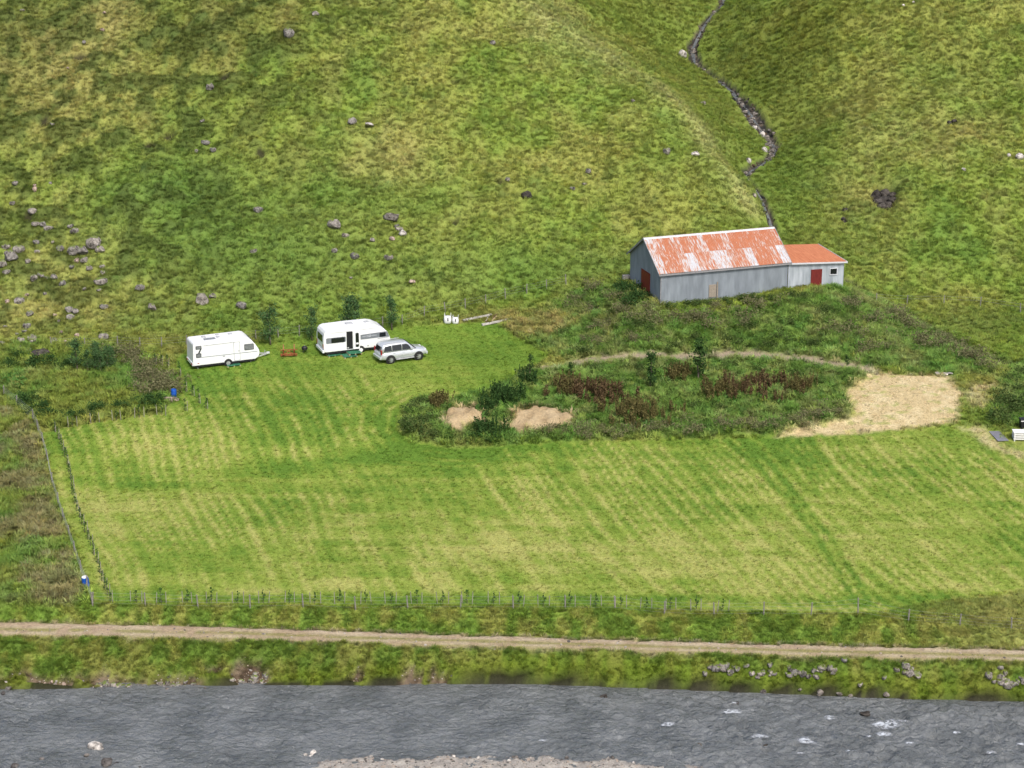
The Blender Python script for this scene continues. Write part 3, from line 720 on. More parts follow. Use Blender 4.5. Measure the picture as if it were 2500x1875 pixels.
# ------------------------------------------------------------------ object materials
mat('galv', (.205, .235, .265), .6, 0, .12, 1.1, spec=.3, stretch=(1.6, 1.6, .4), col2=(.275, .312, .348))
mat('galv_light', (.32, .365, .41), .6, 0, .22, 1.3, stretch=(1.8, 1.8, .3), col2=(.47, .515, .56))
mat('trim_grey', (.27, .27, .28), .7); mat('trim_white', (.58, .60, .63), .5, var=.08); mat('concrete', (.33, .31, .28), .9, var=.3, scale=4)
mat('door_dark_red', (.15, .017, .014), .6, var=.3, scale=3, stretch=(6, 6, 1)); mat('door_red', (.20, .030, .016), .6, var=.3, scale=3, stretch=(6, 6, 1)); mat('dark_gap', (.012, .012, .013), .8); mat('old_wood', (.30, .26, .21), .85, var=.3, scale=6, stretch=(8, 8, 1))
mat('glass_dark', (.012, .014, .017), .08, spec=.6); mat('glass_grey', (.19, .20, .21), .12, spec=.6, var=.3); mat('white_gel', (.84, .85, .86), .28, var=.03, scale=2, coat=.2)
mat('plastic_grey', (.45, .46, .47), .5); mat('plastic_black', (.02, .02, .022), .5); mat('graphic_dark', (.035, .038, .045), .35); mat('graphic_grey', (.20, .22, .24), .35)
mat('silver_paint', (.60, .63, .65), .28, .35, .04, coat=.5); mat('rubber', (.018, .018, .018), .85); mat('alloy', (.55, .56, .58), .35, .6); mat('lamp_red', (.35, .02, .02), .25); mat('lamp_clear', (.75, .78, .8), .15)
mat('post_wood', (.23, .215, .185), .9, var=.3, scale=9); mat('wire', (.42, .43, .43), .5, .5); mat('stake', (.30, .275, .23), .9, var=.3); mat('bark', (.10, .085, .06), .9, var=.4, scale=12)
mat('pallet_green', (.028, .145, .075), .8, var=.3, scale=5); mat('pallet_wood', (.48, .38, .24), .85, var=.25); mat('table_wood', (.27, .085, .028), .6, var=.3, scale=5)
mat('blue_plastic', (.008, .085, .42), .4, var=.15); mat('bag_white', (.78, .79, .8), .75, var=.06); mat('plank_grey', (.46, .44, .40), .9, var=.25, scale=4); mat('rust_iron', (.22, .13, .08), .8, .2, .4, scale=10)
mat('board_grey', (.19, .19, .215), .6, var=.12, scale=3); mat('white_paint', (.80, .80, .79), .6, var=.08, scale=6)
leaf_mat('leaf_poplar', (.055, .125, .042), (.13, .22, .085)); leaf_mat('leaf_sapling', (.040, .105, .022), (.11, .20, .05)); leaf_mat('leaf_dark', (.030, .072, .022), (.075, .14, .04))
leaf_mat('leaf_shrub', (.125, .125, .06), (.27, .26, .135)); leaf_mat('leaf_shrub_green', (.05, .10, .026), (.13, .17, .055)); leaf_mat('seed_rust', (.095, .064, .034), (.20, .140, .072)); leaf_mat('seed_olive', (.10, .088, .034), (.21, .185, .070)); leaf_mat('leaf_broad', (.06, .15, .03), (.13, .25, .06))

def rust_mat():
    m, n, l, b = new_mat('rusty_sheet')
    tc = n.new('ShaderNodeTexCoord'); oi = n.new('ShaderNodeObjectInfo'); sx = n.new('ShaderNodeSeparateXYZ'); so = n.new('ShaderNodeSeparateColor')
    l.new(tc.outputs['Object'], sx.inputs[0]); l.new(oi.outputs['Color'], so.inputs[0])
    off = n.new('ShaderNodeCombineXYZ')
    mo = n.new('ShaderNodeMath'); mo.operation = 'MULTIPLY'; mo.inputs[1].default_value = 37.0; l.new(oi.outputs['Random'], mo.inputs[0]); l.new(mo.outputs[0], off.inputs[0]); l.new(mo.outputs[0], off.inputs[2])
    ad = n.new('ShaderNodeVectorMath'); ad.operation = 'ADD'; l.new(tc.outputs['Object'], ad.inputs[0]); l.new(off.outputs[0], ad.inputs[1])
    mp = n.new('ShaderNodeMapping'); mp.inputs['Scale'].default_value = (6.5, .8, 1.0); l.new(ad.outputs[0], mp.inputs[0])
    nz = n.new('ShaderNodeTexNoise'); nz.inputs['Scale'].default_value = 1.5; nz.inputs['Detail'].default_value = 7; nz.inputs['Roughness'].default_value = .68; l.new(mp.outputs[0], nz.inputs['Vector'])
    # rust amount: sheet's own wear plus a gradient down the slope (object Y: 0 eave -> 2.35 top)
    gr = n.new('ShaderNodeMath'); gr.operation = 'MULTIPLY_ADD'; l.new(sx.outputs['Y'], gr.inputs[0]); l.new(so.outputs['Green'], gr.inputs[1]); l.new(so.outputs['Red'], gr.inputs[2])
    sm = n.new('ShaderNodeMath'); sm.operation = 'ADD'; nm = n.new('ShaderNodeMapRange'); nm.clamp = False; nm.inputs[1].default_value = .3; nm.inputs[2].default_value = .7; nm.inputs[3].default_value = .12; nm.inputs[4].default_value = .88; l.new(nz.outputs['Fac'], nm.inputs[0]); l.new(nm.outputs[0], sm.inputs[0]); l.new(gr.outputs[0], sm.inputs[1])
    cr = n.new('ShaderNodeValToRGB'); e = cr.color_ramp.elements
    e[0].position = .93; e[0].color = (.66, .68, .70, 1); e[1].position = 1.12; e[1].color = (.43, .125, .048, 1)
    k = e.new(1.0); k.color = (.60, .42, .33, 1)
    sh = n.new('ShaderNodeMath'); sh.operation = 'SUBTRACT'; sh.inputs[1].default_value = 0.12; l.new(sm.outputs[0], sh.inputs[0])
    e[0].position = .72; e[1].position = .86; e[2].position = 1.03
    e[0].color = (.50, .52, .55, 1); e[1].color = (.46, .32, .25, 1); e[2].color = (.41, .15, .075, 1)
    l.new(sh.outputs[0], cr.inputs[0])
    n2 = n.new('ShaderNodeTexNoise'); n2.inputs['Scale'].default_value = 3; l.new(ad.outputs[0], n2.inputs['Vector'])
    mr = n.new('ShaderNodeMapRange'); mr.inputs[3].default_value = .82; mr.inputs[4].default_value = 1.15; l.new(n2.outputs['Fac'], mr.inputs[0])
    mx = n.new('ShaderNodeVectorMath'); mx.operation = 'SCALE'; l.new(cr.outputs[0], mx.inputs[0]); l.new(mr.outputs[0], mx.inputs['Scale']); l.new(mx.outputs[0], b.inputs['Base Color'])
    b.inputs['Roughness'].default_value = .65; b.inputs['Specular IOR Level'].default_value = .3
rust_mat()
mat('orange_sheet', (.54, .165, .066), .6, 0, .12, 2.0, col2=(.62, .25, .12), stretch=(4, .4, 1))

def rock_mat(name, a, b_, moss):
    m, n, l, b = new_mat(name)
    tc = n.new('ShaderNodeTexCoord'); oi = n.new('ShaderNodeObjectInfo'); geo = n.new('ShaderNodeNewGeometry')
    nz = n.new('ShaderNodeTexNoise'); nz.inputs['Scale'].default_value = 3.2; nz.inputs['Detail'].default_value = 7; nz.inputs['Roughness'].default_value = .7
    l.new(geo.outputs['Position'], nz.inputs['Vector'])
    cr = n.new('ShaderNodeValToRGB'); e = cr.color_ramp.elements; e[0].position = .36; e[0].color = (.055, .05, .045, 1); e[1].position = .62; e[1].color = (.47, .452, .425, 1)
    l.new(nz.outputs['Fac'], cr.inputs[0])
    tint = n.new('ShaderNodeValToRGB'); tint.color_ramp.elements[0].color = (*a, 1); tint.color_ramp.elements[1].color = (*b_, 1); l.new(oi.outputs['Random'], tint.inputs[0])
    mx = n.new('ShaderNodeMix'); mx.data_type = 'RGBA'; mx.blend_type = 'MULTIPLY'; mx.inputs[0].default_value = 1
    l.new(cr.outputs[0], mx.inputs[6]); l.new(tint.outputs[0], mx.inputs[7])
    last = mx.outputs[2]
    if moss:
        sp = n.new('ShaderNodeSeparateXYZ'); l.new(geo.outputs['Normal'], sp.inputs[0])
        ma = n.new('ShaderNodeMath'); ma.operation = 'MULTIPLY_ADD'; ma.inputs[1].default_value = 1.2; l.new(nz.outputs['Fac'], ma.inputs[0]); l.new(sp.outputs['Z'], ma.inputs[2])
        m2 = n.new('ShaderNodeMapRange'); m2.inputs[1].default_value = moss; m2.inputs[2].default_value = moss + .2; l.new(ma.outputs[0], m2.inputs[0])
        mm = n.new('ShaderNodeMix'); mm.data_type = 'RGBA'; l.new(m2.outputs[0], mm.inputs[0]); l.new(last, mm.inputs[6]); mm.inputs[7].default_value = (.12, .16, .03, 1); last = mm.outputs[2]
    l.new(last, b.inputs['Base Color']); b.inputs['Roughness'].default_value = .9; b.inputs['Specular IOR Level'].default_value = .15
rock_mat('rock_grey', (.58, .575, .57), (.92, .86, .80), 1.32); rock_mat('rock_pink', (1.0, .80, .68), (1.2, .98, .86), 0); rock_mat('rock_dark', (.15, .14, .135), (.24, .22, .20), 1.7)
rock_mat('rock_wet', (.28, .27, .27), (.70, .65, .60), 0); rock_mat('rock_pale', (1.35, 1.33, 1.28), (1.6, 1.55, 1.5), 0); rock_mat('rock_mossy', (.6, .57, .54), (.7, .66, .62), 1.15)

# ------------------------------------------------------------------ river
def water_mat():
    m, n, l, b = new_mat('water')
    geo = n.new('ShaderNodeNewGeometry'); mp = n.new('ShaderNodeMapping'); mp.inputs['Scale'].default_value = (1.0, 1.7, 1); l.new(geo.outputs['Position'], mp.inputs[0])
    nz = n.new('ShaderNodeTexNoise'); nz.inputs['Scale'].default_value = 1.9; nz.inputs['Detail'].default_value = 7; nz.inputs['Roughness'].default_value = .6; nz.inputs['Distortion'].default_value = .6; l.new(mp.outputs[0], nz.inputs['Vector'])
    bp = n.new('ShaderNodeBump'); bp.inputs['Strength'].default_value = 1.0; bp.inputs['Distance'].default_value = .5; l.new(nz.outputs['Fac'], bp.inputs['Height']); l.new(bp.outputs[0], b.inputs['Normal'])
    n2 = n.new('ShaderNodeTexNoise'); n2.inputs['Scale'].default_value = .35; n2.inputs['Detail'].default_value = 4; l.new(geo.outputs['Position'], n2.inputs['Vector'])
    cr = n.new('ShaderNodeValToRGB'); cr.color_ramp.elements[0].position = .35; cr.color_ramp.elements[1].position = .68
    cr.color_ramp.elements[0].color = (.120, .132, .135, 1); cr.color_ramp.elements[1].color = (.200, .214, .217, 1); l.new(n2.outputs['Fac'], cr.inputs[0]); l.new(cr.outputs[0], b.inputs['Base Color'])
    b.inputs['Roughness'].default_value = .12; b.inputs['IOR'].default_value = 1.333; b.inputs['Specular IOR Level'].default_value = .9
    return m
M_water = water_mat()
wx = np.r_[np.arange(-300, -48, 12), np.arange(-48, 48, .16), np.arange(48, 310, 12)]
wy = np.r_[np.arange(60, 112, 4), np.arange(112, 131.5, .16)]
WX, WY = np.meshgrid(wx, wy, indexing='ij')
xw, yw = warp(WX, WY, .35, .8)
rap = sstep(-5, 30, WX) * .6 + .55
WZ = rap * ((1 - np.abs(fbm(xw * .85, yw * 1.7, 201, 3) * 2 - 1)) * .34 + (fbm(xw * 1.5, yw * 2.6, 202, 3) - .5) * .5 - .22)
WZ = WZ * sstep(0.1, 1.2, YE(WX) - WY)
river = link('river', grid_mesh('river', wx, wy, WZ, None, M_water)); tag(river, 'dark slate-grey river rippling along the foot of the bank', 'river', kind='structure')

def foam_mat():
    m, n, l, b = new_mat('foam')
    b.inputs['Base Color'].default_value = (.60, .64, .68, 1); b.inputs['Roughness'].default_value = .6
    tr = n.new('ShaderNodeBsdfTransparent'); mx = n.new('ShaderNodeMixShader'); g = n.new('ShaderNodeNewGeometry'); nz = n.new('ShaderNodeTexNoise'); nz.inputs['Scale'].default_value = 4.5; nz.inputs['Detail'].default_value = 5
    l.new(g.outputs['Position'], nz.inputs['Vector']); mr = n.new('ShaderNodeMapRange'); mr.inputs[1].default_value = .30; mr.inputs[2].default_value = .70; l.new(nz.outputs['Fac'], mr.inputs[0])
    at = n.new('ShaderNodeAttribute'); at.attribute_name = 'core'; mm = n.new('ShaderNodeMath'); mm.operation = 'MULTIPLY'; l.new(mr.outputs[0], mm.inputs[0]); l.new(at.outputs['Fac'], mm.inputs[1])
    l.new(mm.outputs[0], mx.inputs[0]); l.new(tr.outputs[0], mx.inputs[1]); l.new(b.outputs[0], mx.inputs[2]); l.new(mx.outputs[0], n['Material Output'].inputs[0])
    return m
M_foam = foam_mat()
FOAM = [(1775, 1740, 38), (2021, 1753, 24), (2148, 1770, 60), (1967, 1811, 42), (1623, 1770, 26), (1849, 1801, 30), (2219, 1816, 22), (2154, 1794, 26), (2332, 1789, 16), (2414, 1838, 22), (1951, 1840, 12), (2072, 1835, 20), (1792, 1717, 14), (2487, 1818, 18), (1320, 1810, 14), (2210, 1762, 14), (2120, 1798, 14)]
for i, (u, v, w) in enumerate(FOAM):
    p = at_z(u, v, .05); L = w / 37.0 * .62; r_ = random.Random(i); vs_, fs_, core = [(0, 0, .06)], [], [1.0]; n_ = 18
    for k in range(1, 4):
        for j in range(n_):
            a = 2 * math.pi * j / n_; rr = k / 3 * (1 + .6 * (vnoise(np.array([math.cos(a) * 1.5 + i * 7.]), np.array([math.sin(a) * 1.5]), 5)[0] - .5) * 2)
            tail = 1.6 if math.cos(a) > 0 else .8
            vs_.append((L * tail * rr * math.cos(a), L * .75 * rr * math.sin(a), .05 * (1 - k / 3) + .02)); core.append([1.3, 1.2, .7, 0][k])
    for j in range(n_): fs_.append((0, 1 + j, 1 + (j + 1) % n_))
    for k in range(2):
        for j in range(n_): fs_.append((1 + k * n_ + j, 1 + (k + 1) * n_ + j, 1 + (k + 1) * n_ + (j + 1) % n_, 1 + k * n_ + (j + 1) % n_))
    me = bpy.data.meshes.new('foam'); me.from_pydata(vs_, [], fs_); a = me.attributes.new('core', 'FLOAT', 'POINT'); a.data.foreach_set('value', np.array(core, np.float32)); me.materials.append(M_foam)
    me.polygons.foreach_set('use_smooth', [True] * len(me.polygons))
    link('foam', me, river, (p[0], p[1], .07))

# stream water threads in the gully
def ribbon(name, pts, w, m, label, dz):
    P = []
    for a, b in zip(pts[:-1], pts[1:]):
        for t in np.linspace(0, 1, 9)[:-1]: P.append(a + (b - a) * t)
    mb = MB(); vs_ = []
    for i, p in enumerate(P):
        d = P[min(i + 1, len(P) - 1)] - P[max(i - 1, 0)]; nrm = np.array([-d[1], d[0]]); nrm = nrm / (np.linalg.norm(nrm) + 1e-9)
        ww = w * (.5 + .9 * vnoise(np.array([i * .7]), np.array([3.3]), 9)[0]); zz = HZ(p[0], p[1]) + dz
        vs_ += [(p[0] + nrm[0] * ww, p[1] + nrm[1] * ww, zz), (p[0] - nrm[0] * ww, p[1] - nrm[1] * ww, zz)]
    mb.add(vs_, [(2 * i, 2 * i + 1, 2 * i + 3, 2 * i + 2) for i in range(len(P) - 1)])
    o = mb.build(name, m, None, True); tag(o, label, 'stream', kind='structure'); return o
ribbon('stream', STREAM, .22, M_water, 'narrow dark stream trickling down the stony gully', .07)
ribbon('ditch_water', LOWER[2:], .2, M_water, 'dark water in the ditch right of the barn', .07)

# ------------------------------------------------------------------ rocks
def rock_mesh(seed, mname, flat=.75):
    bm = bmesh.new(); bmesh.ops.create_icosphere(bm, subdivisions=2, radius=1)
    r = random.Random(seed); cuts = [(Vector((r.gauss(0, 1), r.gauss(0, 1), r.gauss(0, .8))).normalized(), r.uniform(.55, .85)) for _ in range(9)]
    sc = Vector((r.uniform(.8, 1.25), r.uniform(.7, 1.0), r.uniform(.55, .95) * flat / .75))
    for v in bm.verts:
        p = v.co.copy()
        for nrm, d in cuts:
            k = p.dot(nrm) - d
            if k > 0: p -= nrm * k * .9
        p *= 1 + r.uniform(-.06, .06)
        v.co = Vector((p.x * sc.x, p.y * sc.y, p.z * sc.z))
    me = bpy.data.meshes.new('rock'); bm.to_mesh(me); bm.free(); me.materials.append(MATS[mname]); return me
RM = {k: [rock_mesh(s * 13 + j, k) for j in range(5)] for s, k in enumerate(('rock_grey', 'rock_pink', 'rock_dark', 'rock_wet', 'rock_pale', 'rock_mossy'))}
def rock(u, v, w, mk='rock_grey', label=None, group=None, sink=.38, name='rock', p=None, sz=1.0):
    p = onground(u, v) if p is None else p
    s = w * p.y / math.cos(PITCH) / F_PX * .5 * 1.3
    o = link(name, rnd.choice(RM[mk]), None, (p.x, p.y, p.z + s * sink), (rnd.uniform(-.3, .3), rnd.uniform(-.3, .3), rnd.uniform(0, 6.28)))
    o.scale = (s, s, s * sz); tag(o, label, 'rock', group); return o
LB_SC = 'grey lichen-spotted rock in the stony slope above the overgrown plot'
for u, v, w in ((38, 461, 12), (79, 520, 18), (87, 553, 16), (106, 553, 15), (119, 567, 18), (182, 570, 18), (172, 560, 13), (229, 602, 32), (245, 614, 20), (182, 622, 28), (203, 625, 22), (206, 640, 22), (14, 605, 18), (47, 618, 24), (28, 645, 30), (89, 599, 16), (147, 608, 18),
                (90, 613, 12), (68, 649, 14), (8, 657, 22), (176, 659, 14), (218, 657, 16), (250, 656, 14), (16, 675, 16), (100, 677, 18), (114, 680, 16), (82, 686, 18), (133, 684, 16), (252, 678, 16), (247, 703, 26), (242, 718, 10), (47, 738, 22), (153, 706, 16), (207, 719, 12),
                (253, 747, 18), (170, 765, 18), (184, 771, 16), (172, 782, 16), (74, 771, 16), (144, 790, 10), (66, 803, 16), (60, 812, 12), (79, 834, 22), (52, 836, 18), (22, 834, 12), (6, 847, 14), (47, 852, 12), (71, 857, 16), (124, 452, 8), (30, 492, 12), (128, 590, 9), (12, 800, 9), (42, 818, 9), (110, 720, 9)):
    rock(u, v, w, 'rock_grey', LB_SC, 'rocks of the stony slope')
for u, v, w in ((85, 459, 12), (85, 472, 14), (188, 640, 14), (32, 629, 16), (66, 716, 14), (134, 766, 9), (149, 815, 11), (188, 822, 11), (18, 740, 14), (160, 838, 9)):
    rock(u, v, w, 'rock_pink', 'pinkish pale rock among the grey rocks of the stony slope', 'pinkish rocks of the stony slope')
for u, v, w in ((342, 709, 20), (372, 757, 20), (519, 727, 14), (589, 747, 22), (630, 507, 22), (619, 613, 15), (253, 828, 20), (134, 836, 14)):
    rock(u, v, w, 'rock_grey', 'single grey rock in the grass above the left caravan', 'rocks above the left caravan')
rock(495, 743, 30, 'rock_grey', 'big blocky grey boulder in the grass above the left caravan', sz=1.3)
rock(98, 871, 40, 'rock_dark', 'flat brown-grey slab lying behind the overgrown plot', sz=.5)
for u, v, w in ((816, 557, 26), (843, 574, 18), (968, 552, 14), (975, 563, 18), (910, 590, 12), (816, 620, 14), (866, 628, 18), (949, 630, 22), (857, 678, 9)):
    rock(u, v, w, 'rock_grey', 'grey rock in the lush slope above the right caravan', 'rocks above the right caravan')
rock(957, 530, 34, 'rock_mossy', 'moss-topped grey boulder above the right caravan')
rock(982, 579, 18, 'rock_pale', 'white rock below the moss-topped boulder', sz=.7)
for u, v in ((957, 585), (1006, 691)): rock(u, v, 13, 'rock_pink', 'small pinkish rock on the slope above the right caravan', 'small pinkish rocks above the right caravan')
for u, v, w in ((1239, 449, 14), (1436, 427, 14), (1398, 465, 13), (1427, 454, 12), (1628, 380, 18), (1716, 254, 14), (1203, 108, 12), (859, 300, 20), (1545, 255, 9), (1842, 476, 12)):
    rock(u, v, w, 'rock_grey', 'small grey rock on the bare spur between caravans and gully', 'rocks on the spur')
rock(1698, 384, 18, 'rock_pale', 'whitish rock on the pale rim of the gully')
rock(1285, 488, 26, 'rock_dark', 'dark rock in a grassy hollow of the spur')
rock(903, 307, 20, 'rock_pale', 'flat white slab lying on the open hillside', sink=.6, sz=.5)
for u, v, w in ((513, 216, 18), (501, 344, 18), (520, 366, 16), (480, 368, 10), (494, 298, 10), (129, 323, 14), (771, 43, 16), (53, 21, 12), (205, 96, 9)):
    rock(u, v, w, 'rock_grey', 'lone grey rock high on the left hillside', 'rocks high on the left hillside')
rock(704, 106, 26, 'rock_grey', 'speckled boulder highest on the open hillside')
for u, v in ((250, 70), (254, 25), (165, 158)): rock(u, v, 9, 'rock_pink', 'tiny pale rock in the dark heath at the hilltop', 'pale rocks in the heath')
rock(1668, 127, 22, 'rock_pale', 'round pale boulder beside the bend of the stream', sink=.4)
for u, v, w in ((2489, 392, 18), (2462, 386, 12), (2352, 430, 10), (2205, 18, 7), (2230, 8, 7)): rock(u, v, w, 'rock_pale', 'whitish rock on the hillside right of the gully', 'white rocks right of the gully')
for u, v, w in ((2140, 465, 30), (2160, 458, 30), (2178, 465, 26), (2145, 484, 32), (2167, 494, 32), (2182, 482, 24), (2152, 500, 26), (2160, 478, 30)): rock(u, v, w, 'rock_dark', 'black craggy stone of the dark outcrop right of the gully', 'stones of the dark outcrop')
for u, v, w in ((2064, 510, 16), (2060, 536, 15), (2330, 290, 14), (2318, 297, 12)): rock(u, v, w, 'rock_dark', 'dark stone in a small earthy hollow right of the gully', 'stones in small hollows')
# stones of the gully
SL = [(a, b) for a, b in zip(STREAM[1:-1], STREAM[2:])]
for i in range(85):
    a, b = SL[rnd.randrange(len(SL))] if i % 2 else SL[rnd.choice((4, 5, 5, 6, 6, 7))]
    q = a + (b - a) * rnd.random(); w_ = .35 + .75 * math.exp(-((q[1] - 247) / 7) ** 2)
    x_, y_ = q[0] + rnd.gauss(0, w_ * .6), q[1] + rnd.gauss(0, w_ * .4); z_ = HZ(x_, y_)
    rock(0, 0, rnd.uniform(6, 11), 'rock_wet', 'dark wet stone in the bed of the gully stream', 'stones in the gully stream', .3, 'stone', Vector((x_, y_, z_)))
for u, v in ((1844, 289), (1862, 305), (1868, 356), (1828, 380)): rock(u, v, 14, 'rock_pale', 'pale stone lying at the edge of the gully stream', 'pale stones by the gully stream', .3, 'stone')
# bank stones
def line_rocks(n, u0, v0, u1, v1, dv, w0, w1, mk, label, group, name='stone', clump=True):
    for i in range(n):
        t = rnd.random(); u = u0 + (u1 - u0) * t + rnd.gauss(0, 6); v = v0 + (v1 - v0) * t + rnd.gauss(0, dv)
        rock(u, v, rnd.uniform(w0, w1), mk, label, group, .12, name)
line_rocks(46, 1735, 1640, 2060, 1645, 6, 9, 19, 'rock_grey', 'grey stone in the long stone row along the river bank', 'stones of the bank row')
line_rocks(8, 1740, 1640, 1770, 1630, 5, 14, 22, 'rock_grey', 'grey stone in the long stone row along the river bank', 'stones of the bank row')
line_rocks(8, 2195, 1640, 2228, 1635, 6, 14, 24, 'rock_grey', 'grey stone in the small heap between the bank stone rows', 'stones of the small heap')
line_rocks(22, 2410, 1665, 2500, 1662, 7, 11, 20, 'rock_grey', 'grey stone in the dense pile on the bank right of the small heap', 'stones of the dense pile')
line_rocks(10, 1850, 1682, 2200, 1700, 3, 10, 16, 'rock_wet', 'stone at the mossy water edge below the bank stone row', 'stones at the mossy water edge')
for u, v in ((2060, 1627), (2442, 1636), (1880, 1620), (1720, 1655), (2100, 1680), (2158, 1668)): rock(u, v, 14, 'rock_grey', 'lone stone in the dry grass near the bank stone rows', 'lone bank stones')
line_rocks(24, 225, 1655, 350, 1664, 6, 8, 19, 'rock_grey', 'stone washed out of the long bare bank cut', 'stones of the long bank cut')
line_rocks(22, 390, 1660, 475, 1662, 5, 8, 16, 'rock_grey', 'stone washed out of the long bare bank cut', 'stones of the long bank cut')
line_rocks(22, 580, 1650, 650, 1645, 9, 8, 17, 'rock_grey', 'stone in the rounded earth scar of the bank', 'stones of the round scar')
line_rocks(8, 45, 1658, 170, 1655, 4, 6, 11, 'rock_pink', 'small pinkish stone in the low bank cut near the shallow edge', 'pinkish stones of the low cut')
def in_water(u, v, w, mk, label, group=None, sz=.7):
    q = at_z(u, v, 0); rock(0, 0, w, mk, label, group, .15, 'stone', Vector((q[0], q[1], -.02)), sz)
in_water(233, 1826, 40, 'rock_pale', 'broad pale flat-topped stone standing in the river', sz=.6)
in_water(260, 1865, 32, 'rock_wet', 'brown rounded stone in the river nearer the shore than the pale one', sz=.8)
for u, v, w in ((210, 1845, 16), (36, 1870, 18), (285, 1865, 14), (102, 1853, 12), (340, 1872, 10), (22, 1682, 22), (80, 1678, 20), (8, 1693, 14), (500, 1680, 9), (408, 1682, 9), (280, 1674, 14)): in_water(u, v, w, 'rock_wet', 'wet stone breaking the surface of the shallow river', 'stones in the shallow river')
for u, v, w in ((765, 1838, 18), (745, 1843, 12), (758, 1846, 10)): in_water(u, v, w, 'rock_pale', 'pale stone in the little cluster off the gravel bar', 'stones off the gravel bar')
for u, v, w in ((2110, 1744, 26), (2119, 1740, 12), (1475, 1703, 24), (1708, 1819, 14), (1870, 1821, 14), (1800, 1716, 10)): in_water(u, v, w, 'rock_dark', 'dark rock awash in the rapids', 'rocks awash in the rapids')
line_rocks(46, 770, 1860, 1620, 1866, 5, 7, 14, 'rock_wet', 'cobble on the edge of the gravel bar', 'cobbles of the gravel bar')
line_rocks(30, 800, 1868, 1600, 1872, 4, 5, 10, 'rock_pale', 'pale cobble on the gravel bar', 'pale cobbles of the gravel bar')
line_rocks(9, 1250, 1848, 1500, 1850, 5, 8, 14, 'rock_wet', 'cobble on the edge of the gravel bar', 'cobbles of the gravel bar')

# ------------------------------------------------------------------ fences
def fence(name, label, pix, hts, wires, wr=.009, sz=.055, lean=.04):
    P = [onground(u, v) for u, v in pix]
    t = thing(name, label, 'fence', P[0])
    r = random.Random(len(label)); tops = []
    me = MB().tube((0, 0, -.3), (0, 0, 1), sz, sz * .9, 7).mesh('post', 'post_wood')
    for i, p in enumerate(P):
        h = hts[i] if isinstance(hts, (list, tuple)) else hts * r.uniform(.92, 1.06)
        rot = (r.gauss(0, lean), r.gauss(0, lean), 0)
        o = link('post', me, t, p - P[0], rot); o.scale = (1, 1, h); tops.append((p - P[0], h))
    for k in wires:
        mb = MB()
        for (a, ha), (b, hb) in zip(tops[:-1], tops[1:]):
            A, B = a + Vector((0, -.06, ha * k)), b + Vector((0, -.06, hb * k)); mid = (A + B) / 2 - Vector((0, 0, .03))
            mb.tube(A, mid, wr, wr, 4); mb.tube(mid, B, wr, wr, 4)
        mb.build('wire', 'wire', t)
    return t
z6 = lambda a, b: (a / 1.7696, 1400 + b / 1.7696)
z7 = lambda a, b: (1250 + a / 1.7696, 1400 + b / 1.7696)
z4 = lambda a, b: (a / 3.95, 780 + b / 3.95)
z5 = lambda a, b: (a / 5.185, 1180 + b / 5.185)
nf = [z6(400, 137), z6(628, 144), z6(856, 153), z6(1081, 152), z6(1310, 152), z6(1536, 153), z6(1762, 153), z6(1990, 155), z7(5, 152), z7(230, 154), z7(445, 160), z7(658, 178), z7(873, 180), z7(1087, 182), z7(1292, 182), z7(1495, 180), z7(1712, 208), z7(1935, 222), z7(2157, 245), z7(2390, 255)]
fence('track_fence', 'post and wire fence between the meadow and the gravel track', nf, [1.05] * 15 + [1.35, 1.0, .9, .95, .95], (.95, .7, .45, .2), .004)
lf = [z4(40, 745), z4(162, 838), z4(323, 995), z4(370, 1085), z4(415, 1205), z4(460, 1370), (127, 1184), (142, 1232), (154, 1271), (169, 1313), (182, 1350), (198, 1402), (212, 1437), (226, 1478)]
fence('side_fence', 'wire mesh fence beside the rough brown strip and the sapling row', lf, [.95, .95, 1.35] + [1.05] * 11, (.95, .78, .6, .42, .25), .007)
bf = [(127, 848), (208, 847), (288, 846), (342, 847), (395, 848), (455, 843), (512, 840), (570, 835), (625, 830), (680, 825), (731, 820), (790, 814), (845, 808), (890, 803), (935, 798), (982, 792), (1036, 772), (1087, 762), (1136, 753), (1186, 742), (1234, 729), (1286, 716), (1334, 705), (1382, 694)]
fence('slope_fence', 'old post and wire fence at the foot of the hill behind the caravans', bf, 1.02, (.92, .65, .4), .0045)
fence('stream_fence', 'short run of fence posts crossing the slope right of the barn', [(2140, 740), (2214, 743), (2304, 744), (2393, 747), (2491, 765), (2580, 775)], 1.0, (.92, .62), .007)

